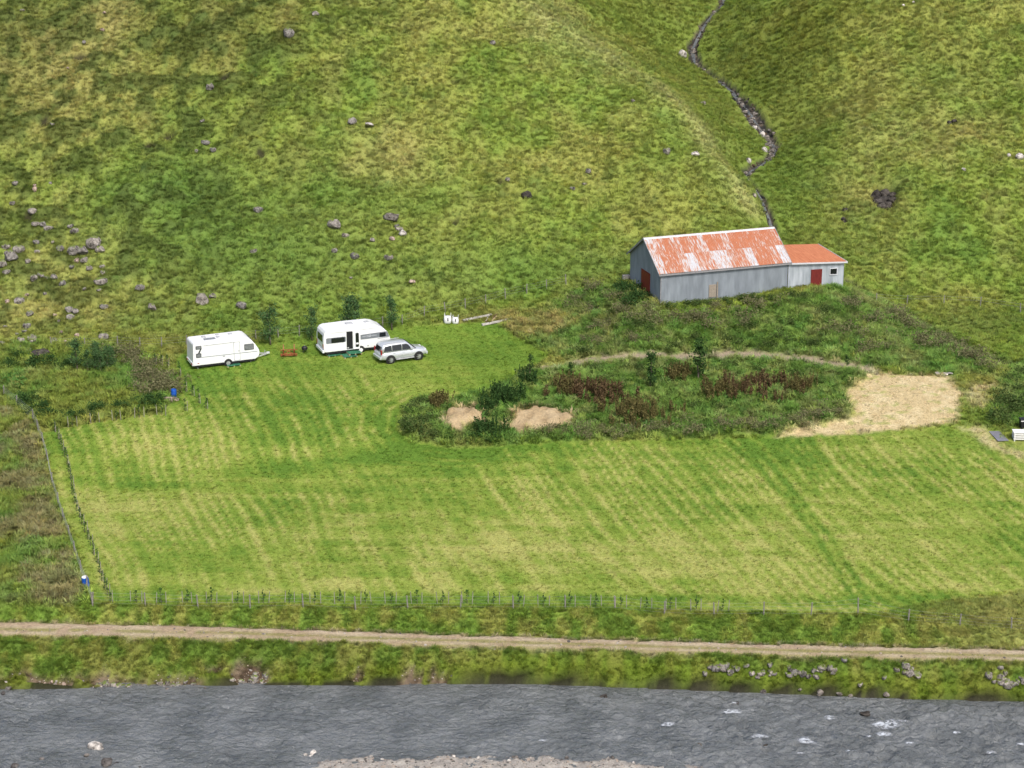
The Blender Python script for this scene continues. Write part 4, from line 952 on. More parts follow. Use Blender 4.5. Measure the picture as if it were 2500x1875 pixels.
# ------------------------------------------------------------------ trees and plants
def leaf_cloud(n, fn, size, r, mb, flat=.0):
    for _ in range(n):
        p = Vector(fn(r)); a = Vector((r.gauss(0, 1), r.gauss(0, 1), r.gauss(0, 1) * (1 - flat))).normalized(); b = a.orthogonal().normalized()
        b.rotate(Matrix.Rotation(r.uniform(0, 6.28), 3, a)); s = size * r.uniform(.6, 1.4)
        mb.add([p - a * s * .5 - b * s * .35, p + a * s * .1 - b * s * .42, p + a * s * .9, p + a * s * .1 + b * s * .42], [(0, 1, 2, 3)])
def tree_meshes(seed, h, wr, nl, leaf, lm):
    """trunk with limbs, and a narrow uneven crown"""
    r = random.Random(seed); tr = MB(); pts = [Vector((0, 0, -.2))]
    for k in range(1, 6): pts.append(Vector((r.gauss(0, .02 * h), r.gauss(0, .02 * h), h * k / 5)))
    for k in range(5): tr.tube(pts[k], pts[k + 1], .022 * h * (1 - k / 5.5), .022 * h * (1 - (k + 1) / 5.5), 6)
    tips = []
    for k in range(int(9 + h * 2)):
        z = h * r.uniform(.15, .92); i = min(4, int(z / h * 5)); c = pts[i].lerp(pts[i + 1], z / h * 5 - i); a = r.uniform(0, 6.28)
        L = wr * (1.15 - .75 * z / h) * r.uniform(.6, 1.2); e = c + Vector((math.cos(a) * L, math.sin(a) * L, L * r.uniform(.6, 1.3)))
        tr.tube(c, e, .007 * h, .003 * h, 4); tips.append((c, e))
    cr = MB()
    def fn(r):
        c, e = r.choice(tips); q = c.lerp(e, r.uniform(.2, 1.1)); s = wr * .22
        return q + Vector((r.gauss(0, s), r.gauss(0, s), r.gauss(0, s * 1.1)))
    leaf_cloud(nl, fn, leaf, r, cr)
    return tr.mesh('trunk', 'bark', True), cr.mesh('crown', lm)
def place_tree(meshes, p, label, group, s=1.0, name='young_tree', stakes=0, cat='tree'):
    t = thing(name, label, cat, p, rnd.uniform(0, 6.28) if not stakes else rnd.uniform(-.2, .2), group)
    link('trunk', meshes[0], t); link('crown', meshes[1], t)
    for c in t.children: c.scale = (s, s, s)
    if stakes:
        for sx in ((-.38, .38) if stakes == 2 else (.12,)):
            link('stake', STAKE, t, (sx + rnd.uniform(-.05, .05), rnd.uniform(-.05, .05), 0), (rnd.gauss(0, .04), rnd.gauss(0, .04), 0))
    return t
STAKE = MB().tube((0, 0, -.2), (0, 0, .95), .032, .028, 5).mesh('stake', 'stake')
big = [tree_meshes(50 + i, 3.6, .75, 900, .13, 'leaf_poplar') for i in range(3)]
for u, v, s in ((661, 842, 1.12), (763, 832, .85), (850, 822, 1.15), (868, 826, 1.0), (957, 806, .95)):
    place_tree(rnd.choice(big), onground(u, v), 'slender young poplar beside the slope fence behind the caravans', 'poplars behind the caravans', s)
dk = [tree_meshes(70 + i, 2.6, .5, 500, .12, 'leaf_dark') for i in range(2)]
place_tree(dk[0], onground(1589, 955), 'slim dark tree in the weedy island left of the taller one', None, 1.3)
place_tree(dk[1], onground(1705, 938), 'taller dark tree standing among the weeds of the island', None, 1.55)
place_tree(dk[0], onground(1293, 925), 'low dark bushy sapling at the end of the gravel path', None, .75)
place_tree(dk[1], onground(1392, 930), 'small dark sapling between the path end and the slim island tree', None, .6)
place_tree(dk[1], onground(2067, 900), 'little dark sapling where the path meets the pale hay', None, .45)
for u, v, s in ((190, 905, .95), (215, 910, .62), (232, 908, .7), (248, 912, .66), (262, 905, .7), (275, 900, .6), (240, 895, .7)):
    place_tree(rnd.choice(big), onground(u, v), 'pale green young poplar in the thicket of the overgrown plot', 'poplars of the overgrown plot', s)
slim = [tree_meshes(90 + i, 1.4, .15, 62, .085, 'leaf_sapling') for i in range(4)]
tiny = [tree_meshes(95 + i, 1.25, .20, 46, .10, 'leaf_sapling') for i in range(4)]
for u, v in ((380, 900), (394, 893), (410, 905), (438, 922), (453, 956), (470, 967), (486, 984), (453, 1004), (504, 998)):
    place_tree(rnd.choice(slim), onground(u, v), 'slim dark green sapling in the group between blue barrel and left caravan', 'saplings by the upper blue barrel', rnd.uniform(.9, 1.2), 'sapling', 1)
for u, v in ((177, 1043), (232, 1034), (285, 1026), (340, 1020), (395, 1014)):
    place_tree(rnd.choice(tiny), onground(u, v), 'staked sapling in the short row below the overgrown plot', 'saplings below the overgrown plot', rnd.uniform(.8, 1.0), 'sapling', 2)
for u, v in ((134, 1056), (142, 1073), (147, 1087), (152, 1102), (159, 1117), (164, 1136), (168, 1154), (172, 1172), (176, 1190), (177, 1209), (183, 1230), (188, 1249), (195, 1266), (201, 1283), (208, 1302), (215, 1319), (222, 1334), (228, 1355), (237, 1375), (243, 1401), (249, 1420), (256, 1441), (263, 1457), (270, 1472)):
    place_tree(rnd.choice(slim), onground(u, v), 'dark green sapling in the long row beside the mesh fence', 'saplings beside the mesh fence', rnd.uniform(.75, 1.0), 'sapling', 1)
for q in [z6(a, 131) for a in (590, 697, 810, 917, 1030, 1138, 1252, 1360, 1468, 1580, 1690, 1802, 1913, 2018, 2133)] + [z7(a, b) for a, b in ((30, 146), (137, 146), (250, 146), (362, 147), (470, 150), (580, 156), (685, 163), (795, 166), (912, 166))]:
    place_tree(rnd.choice(tiny), onground(*q), 'tiny sapling between two stakes in the row along the track fence', 'staked saplings along the track fence', rnd.uniform(.8, 1.1), 'sapling', 2)

def shrub_mesh(seed, w, h, n, leaf, lm):
    r = random.Random(seed); lob = [(r.gauss(0, w * .33), r.gauss(0, w * .33), r.uniform(.25, .62) * h, r.uniform(.25, .42)) for _ in range(7)]
    def fn(r):
        x_, y_, z_, s = r.choice(lob); return (x_ + r.gauss(0, w * s * .42), y_ + r.gauss(0, w * s * .42), max(.02, z_ + r.gauss(0, h * s * .55)))
    mb = MB(); leaf_cloud(n, fn, leaf, r, mb)
    for _ in range(10): mb.tube((r.gauss(0, w * .1), r.gauss(0, w * .1), -.1), (r.gauss(0, w * .32), r.gauss(0, w * .32), h * r.uniform(.6, 1.05)), .012, .005, 4)
    return mb.mesh('shrub', lm)
SH_B = [shrub_mesh(i, 1.6, .9, 620, .085, 'leaf_shrub') for i in range(3)]
SH_G = [shrub_mesh(20 + i, 1.5, .8, 560, .10, 'leaf_shrub_green') for i in range(3)]
SH_D = [shrub_mesh(40 + i, 1.5, .9, 560, .11, 'leaf_dark') for i in range(3)]
def shrub(u, v, ms, label, group, s=1.0):
    p = onground(u, v); o = link('shrub', rnd.choice(ms), None, p, (0, 0, rnd.uniform(0, 6.28))); k = s * rnd.uniform(.95, 1.5); o.scale = (k * 1.1, k * 1.1, k); tag(o, label, 'shrub', group)
for u, v in ((1560, 835), (1690, 778), (1480, 805), (1760, 756), (1640, 790), (1430, 760), (1500, 735), (1530, 770), (1720, 790), (1830, 780), (1590, 765), (1860, 752), (1460, 840), (1400, 735), (1450, 715)):
    shrub(u, v, SH_B, 'grey-brown shrub on the weedy bank below the barn', 'shrubs below the barn')
for u, v in ((2130, 858), (2200, 785), (2250, 812), (2080, 745), (2350, 872), (2285, 850), (2390, 888), (2160, 770), (2300, 830), (2230, 840), (2330, 850), (2060, 815), (2120, 790)):
    shrub(u, v, SH_B, 'grey-brown shrub on the slope between barn and ditch', 'shrubs by the ditch', 1.05)
for u, v in ((1640, 850), (1780, 840), (1900, 835), (1980, 842), (1820, 800), (1930, 790), (2020, 770), (1560, 800), (1380, 820), (1420, 860), (1700, 830), (1870, 850)):
    shrub(u, v, SH_G, 'green leafy weed clump between the barn and the path', 'weed clumps above the path', .75)
for u, v in ((310, 875), (330, 890), (345, 905), (365, 915), (385, 930), (405, 945), (425, 955), (380, 955), (350, 940), (300, 865), (412, 930)):
    shrub(u, v, SH_B, 'brownish bush on the right-hand rim of the overgrown plot', 'bushes of the overgrown plot', 1.05)
for u, v in ((130, 1015), (165, 1018), (200, 1015), (240, 1008), (280, 1002), (320, 995), (355, 990), (110, 1005), (90, 1020), (60, 985), (385, 985)):
    shrub(u, v, SH_D, 'dark bush on the lower edge of the overgrown plot', 'dark bushes of the overgrown plot', .8)
for u, v in ((40, 880), (90, 890), (130, 885), (255, 870), (150, 895), (20, 900)): shrub(u, v, SH_D, 'dark bush along the upper edge of the overgrown plot', 'upper bushes of the overgrown plot', .9)
for u, v in ((1000, 1040), (1010, 1060), (1040, 1068), (1030, 1000), (1060, 1072), (1005, 1015), (1035, 1040)): shrub(u, v, SH_G, 'grassy bush on the rounded tip of the weedy island', 'bushes on the island tip', .85)
for u, v in ((1160, 1075), (1190, 1080), (1220, 1078), (1205, 1062), (1175, 1060), (1215, 1030), (1220, 1010), (1195, 1020)): shrub(u, v, SH_D, 'dark weed bush around the sand heaps of the island', 'bushes around the sand heaps', .55)
for u, v in ((1380, 1070), (1430, 1065), (1480, 1068), (1550, 1062), (1620, 1060), (1690, 1060), (1760, 1052), (1830, 1048), (1880, 1050), (1930, 1035), (1990, 1025), (2040, 1018), (1960, 1045), (1340, 1065)): shrub(u, v, SH_B, 'tangled grey-green weed clump on the lower edge of the island', 'weed clumps on the island edge', .8)
for u, v in ((1500, 920), (1560, 915), (1620, 915), (1780, 905), (1850, 915), (1940, 930), (2000, 940), (1650, 905), (1480, 945), (1720, 970), (1700, 1000), (1760, 1010), (1460, 910), (1900, 905), (2050, 930)): shrub(u, v, SH_G, 'low green weed clump inside the weedy island', 'weed clumps of the island', .65)
for u, v in ((2470, 930), (2490, 960), (2460, 990), (2480, 1010), (2500, 920), (2500, 1000), (2450, 1030)): shrub(u, v, SH_G, 'brownish green bush beside the ditch end and the white bench', 'bushes by the white bench', 1.0)
for u, v in ((1640, 752), (1680, 748), (1730, 744), (1770, 740), (1815, 735), (1850, 733), (1880, 730), (1930, 727), (1700, 745), (1960, 725)): shrub(u, v, SH_G, 'weed bush growing against the long front wall of the barn', 'weeds along the barn wall', .62)
for u, v in ((1525, 705), (1545, 715), (1560, 735), (1540, 740)): shrub(u, v, SH_D, 'dark bush against the gable end of the barn', 'bushes at the barn gable', .95)

def dock_mesh(seed, lm):
    r = random.Random(seed); mb = MB()
    for _ in range(r.randint(5, 8)):
        a, t = r.uniform(0, 6.28), r.uniform(.02, .25); h = r.uniform(.75, 1.2); b0 = Vector((r.gauss(0, .12), r.gauss(0, .12), 0)); d = Vector((math.cos(a) * t, math.sin(a) * t, 1)).normalized()
        mb.tube(b0, b0 + d * h, .012, .006, 4)
        for k in range(16):
            q = b0 + d * h * (.38 + .62 * k / 15); w = .075 * (1 - .6 * k / 15)
            leaf_cloud(1, lambda r: q + Vector((r.gauss(0, w * .5), r.gauss(0, w * .5), r.gauss(0, .02))), .10, r, mb)
    return mb.mesh('dock_plant', lm)
def dock_leaves(seed):
    r = random.Random(seed); mb = MB()
    leaf_cloud(26, lambda r: (r.gauss(0, .2), r.gauss(0, .2), abs(r.gauss(.12, .1))), .22, r, mb, .3); return mb.mesh('leaves', 'leaf_broad')
DK_R = [dock_mesh(i, 'seed_rust') for i in range(4)]; DK_O = [dock_mesh(10 + i, 'seed_olive') for i in range(4)]; DK_D = [dock_mesh(20 + i, 'leaf_dark') for i in range(3)]; DK_L = [dock_leaves(i) for i in range(3)]
def docks(n, cx, cy_, rx, ry, ms, label, group):
    for _ in range(n):
        u, v = cx + rnd.gauss(0, rx * .5), cy_ + rnd.gauss(0, ry * .5); p = onground(u, v)
        t = thing('dock_plant', label, 'plant', p, rnd.uniform(0, 6.28), group); k = rnd.uniform(1.0, 1.5)
        a = link('seed_stalks', rnd.choice(ms), t); b = link('leaves', rnd.choice(DK_L), t); a.scale = b.scale = (k, k, k)
LR, LO, LD = 'rust-brown dock plant gone to seed in the weedy island', 'olive-brown seeding dock plant in the weedy island', 'dark green spiky weed plant at the sand heap end of the island'
GR, GO, GD = 'rust-brown docks', 'olive-brown docks', 'dark spiky weeds'
docks(44, 1450, 975, 110, 20, DK_R, LR, GR); docks(40, 1850, 968, 95, 32, DK_R, LR, GR); docks(40, 1565, 1030, 95, 30, DK_O, LO, GO); docks(14, 1660, 935, 24, 10, DK_O, LO, GO); docks(22, 1390, 965, 50, 20, DK_O, LO, GO)
docks(16, 1760, 975, 50, 18, DK_O, LO, GO); docks(14, 1960, 960, 45, 16, DK_O, LO, GO); docks(26, 1230, 985, 45, 16, DK_D, LD, GD); docks(10, 1190, 1020, 20, 12, DK_D, LD, GD); docks(14, 1190, 1070, 45, 9, DK_D, LD, GD); docks(12, 1070, 1000, 20, 12, DK_O, LO, GO); docks(10, 1480, 1000, 60, 14, DK_R, LR, GR); docks(8, 1290, 945, 30, 8, DK_D, LD, GD)
for u, v in ((35, 925), (50, 935), (25, 935), (42, 950)):
    p = onground(u, v); o = link('rhubarb_plant', dock_leaves(int(u)), None, p); o.scale = (1.8, 1.8, 1.8); tag(o, 'broad-leaved pale green plant at the far end of the overgrown plot', 'plant', 'broad-leaved plants')

# ------------------------------------------------------------------ barn
bp0 = at_z(1612, 740, 9.85); bp1 = at_z(1921, 707, 10.0)
BYAW = math.atan2(bp1[1] - bp0[1], bp1[0] - bp0[0]); BL = math.hypot(bp1[1] - bp0[1], bp1[0] - bp0[0]); BW, EH, RH, AL = 7.9, 3.05, 5.42, 5.85
barn = thing('barn', 'grey corrugated iron barn with a rust-streaked pitched roof', 'barn', (bp0[0], bp0[1], bp0[2]), BYAW)
def corr(mb, x0, x1, z0, ztop, y, per=.15, amp=.010, axis='x'):
    n = max(2, int((x1 - x0) / per) * 2); vs_ = []
    for i in range(n + 1):
        t = x0 + (x1 - x0) * i / n; a = amp if i % 2 else -amp
        for z in (z0, ztop(t)): vs_.append((t, y + a, z) if axis == 'x' else (y + a, t, z))
    mb.add(vs_, [(2 * i, 2 * i + 2, 2 * i + 3, 2 * i + 1) for i in range(n)])
gab = lambda t: EH + (RH - EH) * (1 - abs(t - BW / 2) / (BW / 2)) - .04
m_ = MB(); corr(m_, 0, BL, -.9, lambda t: EH, 0); w1 = m_.build('front_wall', 'galv', barn)
m_ = MB(); corr(m_, 0, BL, -.9, lambda t: EH, BW); m_.build('back_wall', 'galv', barn)
m_ = MB(); corr(m_, 0, BW / 2, -.9, gab, 0, axis='y'); corr(m_, BW / 2, BW, -.9, gab, 0, axis='y'); g1 = m_.build('gable_wall', 'galv', barn)
m_ = MB(); corr(m_, 0, BW / 2, -.9, gab, BL, axis='y'); corr(m_, BW / 2, BW, -.9, gab, BL, axis='y'); m_.build('gable_wall', 'galv', barn)
m_ = MB(); m_.box(-.03, .05, -.03, .05, -.9, EH - .02); m_.build('corner_trim', 'trim_grey', barn)
m_ = MB(); m_.box(-.10, BL + .1, -.10, -.03, -1.2, -.28).box(-.10, -.03, -.03, BW + .1, -1.2, -.28); m_.build('foundation', 'concrete', barn)
# roof sheets
SLP = math.atan2(RH - EH, BW / 2); SLEN = math.hypot(RH - EH, BW / 2) + .28; OV = .26
ncol = 16; cw = (BL + 2 * OV) / ncol
def sheet_mesh(w, ln, nr=6, amp=.016):
    mb = MB(); vs_ = []
    for i in range(nr * 2 + 1):
        x_ = (w + .04) * i / (nr * 2); a = amp if i % 2 else -amp
        vs_ += [(x_, 0, a), (x_, ln, a)]
    return mb.add(vs_, [(2 * i, 2 * i + 2, 2 * i + 3, 2 * i + 1) for i in range(nr * 2)]).mesh('roof_sheet', 'rusty_sheet')
roof = MB(); roof.add([(-OV + .03, -.20, EH - .24 * math.tan(SLP) + .01), (BL + OV - .03, -.20, EH - .24 * math.tan(SLP) + .01), (BL + OV - .03, BW / 2, RH - .015), (-OV + .03, BW / 2, RH - .015),
                       (BL + OV - .03, BW + .20, EH - .24 * math.tan(SLP) + .01), (-OV + .03, BW + .20, EH - .24 * math.tan(SLP) + .01)], [(0, 1, 2, 3), (3, 2, 4, 5)])
roof = roof.build('roof', 'trim_grey', barn)
half = SLEN / 2
SM = sheet_mesh(cw, half + .08)
lowr = [.45, .75, .70, .55, .30, .65, .55, .35, .42, .62, .68, .36, .80, .82, .62, .30]; upr = [.10, .30, .42, .25, .45, .30, .12, .50, .40, .12, .50, .48, .52, .36, .46, .28]
for side in (0, 1):
    for row in (0, 1):
        for i in range(ncol):
            s = row * half; lift = .025 + .012 * row + (.006 if i % 2 else 0)
            yy = -.23 + s * math.cos(SLP) - lift * math.sin(SLP); zz = EH - .23 * math.tan(SLP) + s * math.sin(SLP) + lift * math.cos(SLP)
            if side == 0: o = link('roof_sheet', SM, roof, (-OV + i * cw, yy, zz), (SLP, 0, 0))
            else: o = link('roof_sheet', SM, roof, (-OV + (i + 1) * cw, BW - yy, zz), (SLP, 0, math.pi))
            a = (lowr if row == 0 else upr)[(i + side * 5) % ncol] + rnd.uniform(-.05, .05)
            o.color = (a * .62 + (.20 if row else .17), (-.17 if row else -.03), 0, 1)
            if row and side == 0: o.color = (a * .65 + .40, -.30, 0, 1)
m_ = MB(); m_.add([(-OV - .02, BW / 2 - .2, RH - .06), (BL + OV + .02, BW / 2 - .2, RH - .06), (BL + OV + .02, BW / 2, RH + .09), (-OV - .02, BW / 2, RH + .09), (BL + OV + .02, BW / 2 + .2, RH - .06), (-OV - .02, BW / 2 + .2, RH - .06)], [(0, 1, 2, 3), (3, 2, 4, 5)]); m_.build('ridge_cap', 'trim_white', roof)
for xx in (-OV - .03, BL + OV + .03):
    m_ = MB(); m_.beam((xx, -.24, EH - .20), (xx, BW / 2, RH + .0), .05, .16); m_.beam((xx, BW / 2, RH + .0), (xx, BW + .24, EH - .20), .05, .16); m_.build('barge_board', 'trim_grey', roof)
m_ = MB(); m_.box(-OV, BL + OV, -.235, -.20, EH - .33, EH - .17); m_.build('fascia', 'trim_grey', roof)
def door(parent, mname, x0, x1, z0, z1, y=-.06, boards=5, label=None):
    mb = MB(); mb.box(x0, x1, y, y + .05, z0, z1); d = mb.build('door', mname, parent)
    if label: d['label'] = label
    w = (x1 - x0) / boards
    for i in range(boards): MB().box(x0 + i * w + .008, x0 + (i + 1) * w - .008, y - .018, y - .001, z0 + .01, z1 - .01).build('board', mname, d)
    fr = MB(); fr.box(x0 - .07, x0 - .002, y - .01, y + .05, z0, z1 + .07).box(x1 + .002, x1 + .07, y - .01, y + .05, z0, z1 + .07).box(x0, x1, y - .01, y + .05, z1 + .002, z1 + .07); fr.build('door_frame', mname, d)
    return d
gd = door(barn, 'door_red', 2.7, 4.75, -.45, 2.15, boards=6, label='large dark red double door in the gable'); 
gd.rotation_euler = (0, 0, -math.pi / 2); gd.location = (0, 0, 0); gd.scale = (-1, 1, 1)
gd.rotation_euler = (0, 0, math.pi / 2); gd.scale = (1, -1, 1)
hd = door(barn, 'old_wood', 5.1, 5.72, .12, 1.3, boards=3, label='small weathered wooden hatch in the front wall')
MB().box(5.84, 5.94, -.12, -.04, -.4, 1.62).build('post', 'old_wood', barn)
MB().box(-.75, -.04, BW - .1, BW + .25, .35, .75).build('concrete_block', 'concrete', barn)
# lean annex: same depth, almost flat orange roof
ann = thing('barn_annex', 'pale corrugated lean-to with a flat bright orange roof beside the barn', 'shed', (bp0[0] + BL * math.cos(BYAW), bp0[1] + BL * math.sin(BYAW), bp0[2]), BYAW - R(5))
EA = lambda t: EH - .28 - .035 * t
m_ = MB(); corr(m_, .06, AL, -.35, EA, -.01); m_.build('front_wall', 'galv_light', ann)
m_ = MB(); corr(m_, 0, BW - .5, -.35, lambda t: EA(AL) - .02 * t, AL, axis='y'); m_.build('end_wall', 'galv_light', ann)
m_ = MB(); corr(m_, .06, AL, -.35, lambda t: EA(t) - .15, BW - .5); m_.build('back_wall', 'galv_light', ann)
m_ = MB(); m_.box(.05, AL + .04, -.06, .06, -1.3, -.36).box(AL - .06, AL + .04, .06, BW - .5, -1.3, -.36); m_.build('foundation', 'concrete', ann)
ar = MB(); d_ = BW - .5; zf, zb_ = lambda t: EA(t) + .06, lambda t: EA(t) - .10
ar.add([(.35, -.22, zf(.3)), (AL + .25, -.22, zf(AL)), (AL + .25, d_ + .2, zb_(AL)), (.35, d_ + .2, zb_(.3)), (.35, -.22, zf(.3) - .06), (AL + .25, -.22, zf(AL) - .06), (AL + .25, d_ + .2, zb_(AL) - .06), (.35, d_ + .2, zb_(.3) - .06)],
       [(0, 1, 2, 3), (4, 7, 6, 5), (0, 4, 5, 1), (1, 5, 6, 2), (2, 6, 7, 3), (3, 7, 4, 0)])
aro = ar.build('roof', 'orange_sheet', ann)
nsh = 7
for i in range(nsh):
    xa, xb = .36 + (AL - .14) * i / nsh, .36 + (AL - .14) * (i + 1) / nsh + .02; mb = MB(); vs_ = []
    for k in range(13):
        t = xa + (xb - xa) * k / 12; a = .030 if k % 2 else .008
        vs_ += [(t, -.215, zf(t) + a + .004 * (i % 2)), (t, d_ + .19, zb_(t) + a + .004 * (i % 2))]
    mb.add(vs_, [(2 * k, 2 * k + 2, 2 * k + 3, 2 * k + 1) for k in range(12)]).build('roof_sheet', 'orange_sheet', aro)
MB().beam((.3, -.245, zf(.3) - .03), (AL + .27, -.245, zf(AL) - .03), .05, .15).build('fascia', 'trim_white', aro)
MB().beam((AL + .275, -.22, zf(AL) - .02), (AL + .275, d_ + .2, zb_(AL) - .02), .05, .12).build('barge_board', 'trim_white', aro)
door(ann, 'door_dark_red', 2.5, 3.5, -.12, 1.95, boards=4, label='plain dark red door')
wf = MB(); x0, x1, z0, z1 = 4.42, 5.10, 1.42, 1.98
wf.box(x0 - .08, x1 + .08, -.10, -.035, z1, z1 + .08).box(x0 - .08, x1 + .08, -.10, -.035, z0 - .08, z0).box(x0 - .08, x0, -.10, -.035, z0, z1).box(x1, x1 + .08, -.10, -.035, z0, z1); wf = wf.build('window', 'trim_white', ann)
MB().box(x0, x1, -.05, -.036, z0, z1).build('pane', 'glass_dark', wf)

# ------------------------------------------------------------------ caravans
def wheel(parent, x, y, r, w, n='wheel', rim='alloy', side=-1):
    t = MB().lathe([(r * .62, -w / 2), (r * .93, -w / 2), (r, -w / 2 + .03), (r, w / 2 - .03), (r * .93, w / 2), (r * .62, w / 2)], 18, 'y').build(n, 'rubber', parent, True)
    t.location = (x, y, r)
    m = MB().lathe([(r * .60, -.02), (r * .56, .03), (r * .2, .01), (r * .16, -.03)], 14, 'y', (0, side * w * .42, 0)); 
    rm = m.build('rim', rim, t)
    for k in range(6):
        a = k * math.pi / 3; MB().beam((math.cos(a) * r * .15, side * w * .5, math.sin(a) * r * .15), (math.cos(a) * r * .6, side * w * .5, math.sin(a) * r * .6), .05, .035).build('spoke', rim, rm)
    MB().lathe([(r * .6, -.01), (r * .6, .01)], 14, 'y', (0, side * w * .30, 0)).build('brake_shadow', 'plastic_black', t)
    return t
def extrude(prof, y0, y1, inset=.0):
    mb = MB(); rings = [[(x_, y0, z_) for x_, z_ in prof], [(x_, y1, z_) for x_, z_ in prof]]
    return mb.loft(rings)
def plate(pts, y, th=.012):   # flat panel on the near side wall (faces -Y)
    return MB().loft([[(x_, y - th, z_) for x_, z_ in pts], [(x_, y + .004, z_) for x_, z_ in pts]])
def rrect(x0, x1, z0, z1, r=.07, n=3):
    P = []
    for cx, cz, a0 in ((x1 - r, z1 - r, 0), (x0 + r, z1 - r, 90), (x0 + r, z0 + r, 180), (x1 - r, z0 + r, 270)):
        for k in range(n + 1): a = R(a0 + 90 * k / n); P.append((cx + r * math.cos(a), cz + r * math.sin(a)))
    return P
def window(parent, x0, x1, z0, z1, glass='glass_grey', frame='graphic_dark', y=0, r=.07):
    w = plate(rrect(x0, x1, z0, z1, r), y, .022).build('window', frame, parent)
    plate(rrect(x0 + .05, x1 - .05, z0 + .05, z1 - .05, r * .7), y - .02, .012).build('pane', glass, w); return w
def roof_hatch(parent, x0, x1, y0, y1, z, m='plastic_grey'): return MB().box(x0, x1, y0, y1, z - .02, z + .07).build('roof_hatch', m, parent, bevel=.02)
def drawbar(t, L, W):
    mb = MB(); mb.beam((L - .3, .45, .42), (L + 1.05, W / 2, .45), .07, .1).beam((L - .3, W - .45, .42), (L + 1.05, W / 2, .45), .07, .1); d = mb.build('drawbar', 'plastic_grey', t)
    MB().box(L + .95, L + 1.25, W / 2 - .07, W / 2 + .07, .42, .58).build('coupling', 'trim_white', d); MB().tube((L + .85, W / 2 + .12, .02), (L + .85, W / 2 + .12, .75), .035, .03, 8).build('jockey_post', 'plastic_grey', d)
    MB().lathe([(.10, -.04), (.10, .04)], 10, 'y', (L + .85, W / 2 + .12, .10)).build('jockey_wheel', 'rubber', d)
def legs(t, xs_, W):
    for x_ in xs_:
        for y_ in (.25, W - .25): MB().beam((x_, y_, .5), (x_ + .12, y_, 0), .05, .05).build('corner_steady', 'plastic_grey', t)

def corner_of(u, v, h):      # ground point below a body corner seen at height h
    z = hit(u, v)[2]
    for _ in range(6):
        q = at_z(u, v, z + h); z = HZ(q[0], q[1])
    return Vector((q[0], q[1], z))
c0, c1 = corner_of(472.8, 894, .42), corner_of(627, 879, .42)
W = 2.3
yaw = math.atan2(c1.y - c0.y, c1.x - c0.x); L = (c1 - c0).to_2d().length
L, yaw = 6.25, R(22.5)
cv = thing('caravan', 'white caravan with a sloping nose and a dark zigzag window graphic, door shut', 'caravan', c0, yaw)
pr = [(0.02, .42), (-.04, .62), (0, 1.5), (.03, 2.38), (.09, 2.50), (.22, 2.57), (L * .79, 2.60), (L * .835, 2.53), (L * .885, 2.26), (L * .945, 1.78), (L * .99, 1.32), (L, 1.05), (L * .99, .72), (L * .955, .50), (L * .93, .42)]
extrude(pr, 0, W).build('body', 'white_gel', cv, bevel=.05)
MB().box(-.09, .03, .06, W - .06, .40, .70).build('rear_bumper', 'white_gel', cv, bevel=.03)
for y_ in (.2, W - .45): MB().box(-.12, -.07, y_, y_ + .25, .48, .60).build('tail_light', 'lamp_red', cv)
MB().box(.2, L - .4, .1, W - .1, .22, .44).build('chassis', 'plastic_black', cv)
wheel(cv, L * .52, .07, .32, .2); wheel(cv, L * .52, W - .16, .32, .2, side=1)
MB().lathe([(.39, -.008), (.39, .008)], 16, 'y', (L * .52, .0, .34)).build('wheel_arch', 'plastic_black', cv)
window(cv, L * .77, L * .915, 1.36, 1.93, 'glass_grey')
g = MB()
plate(rrect(L * .042, L * .128, 1.96, 2.28, .05), 0, .022).build('window', 'graphic_dark', cv); plate(rrect(L * .050, L * .120, 2.01, 2.23, .04), -.02, .014).build('pane', 'glass_grey', cv.children[-1])
plate(rrect(L * .042, L * .122, 1.17, 1.57, .07), 0, .022).build('window', 'graphic_dark', cv); plate(rrect(L * .050, L * .114, 1.23, 1.50, .05), -.02, .014).build('pane', 'glass_grey', cv.children[-1])
plate([(L * .128, 2.20), (L * .108, 1.98), (L * .068, 1.52), (L * .092, 1.52), (L * .131, 1.98)], 0, .016).build('zigzag_graphic', 'graphic_dark', cv)
plate([(L * .12, 1.20), (L * .97, 1.16), (L * .97, 1.115), (L * .12, 1.155)], 0, .018).build('side_trim', 'graphic_grey', cv)
d = plate(rrect(L * .615, L * .70, .52, 2.22, .05), 0, .014).build('door', 'white_gel', cv)
plate(rrect(L * .610, L * .705, .49, 2.25, .05), 0, .006).build('door_gap', 'graphic_grey', d); plate(rrect(L * .68, L * .694, 1.30, 1.46, .01), -.012, .02).build('handle', 'plastic_grey', d)
plate([(L * .16, 2.28), (L * .62, 2.30), (L * .62, 2.26), (L * .16, 2.24)], 0, .03).build('awning_rail', 'plastic_grey', cv)
plate(rrect(L * .44, L * .475, .98, 1.1, .02), 0, .025).build('water_filler', 'plastic_grey', cv); plate(rrect(L * .90, L * .925, .74, .80, .01), 0, .02).build('marker_light', 'lamp_clear', cv); plate(rrect(L * .06, L * .085, .60, .66, .01), 0, .02).build('marker_light', 'lamp_red', cv)
roof_hatch(cv, L * .2, L * .37, .55, 1.0, 2.58, 'graphic_grey')['label'] = 'dark solar panel'
roof_hatch(cv, L * .2, L * .26, 1.25, 1.8, 2.58); roof_hatch(cv, L * .40, L * .45, .8, 1.3, 2.58); roof_hatch(cv, L * .42, L * .47, 1.6, 1.95, 2.58); roof_hatch(cv, L * .60, L * .66, 1.3, 1.75, 2.59)
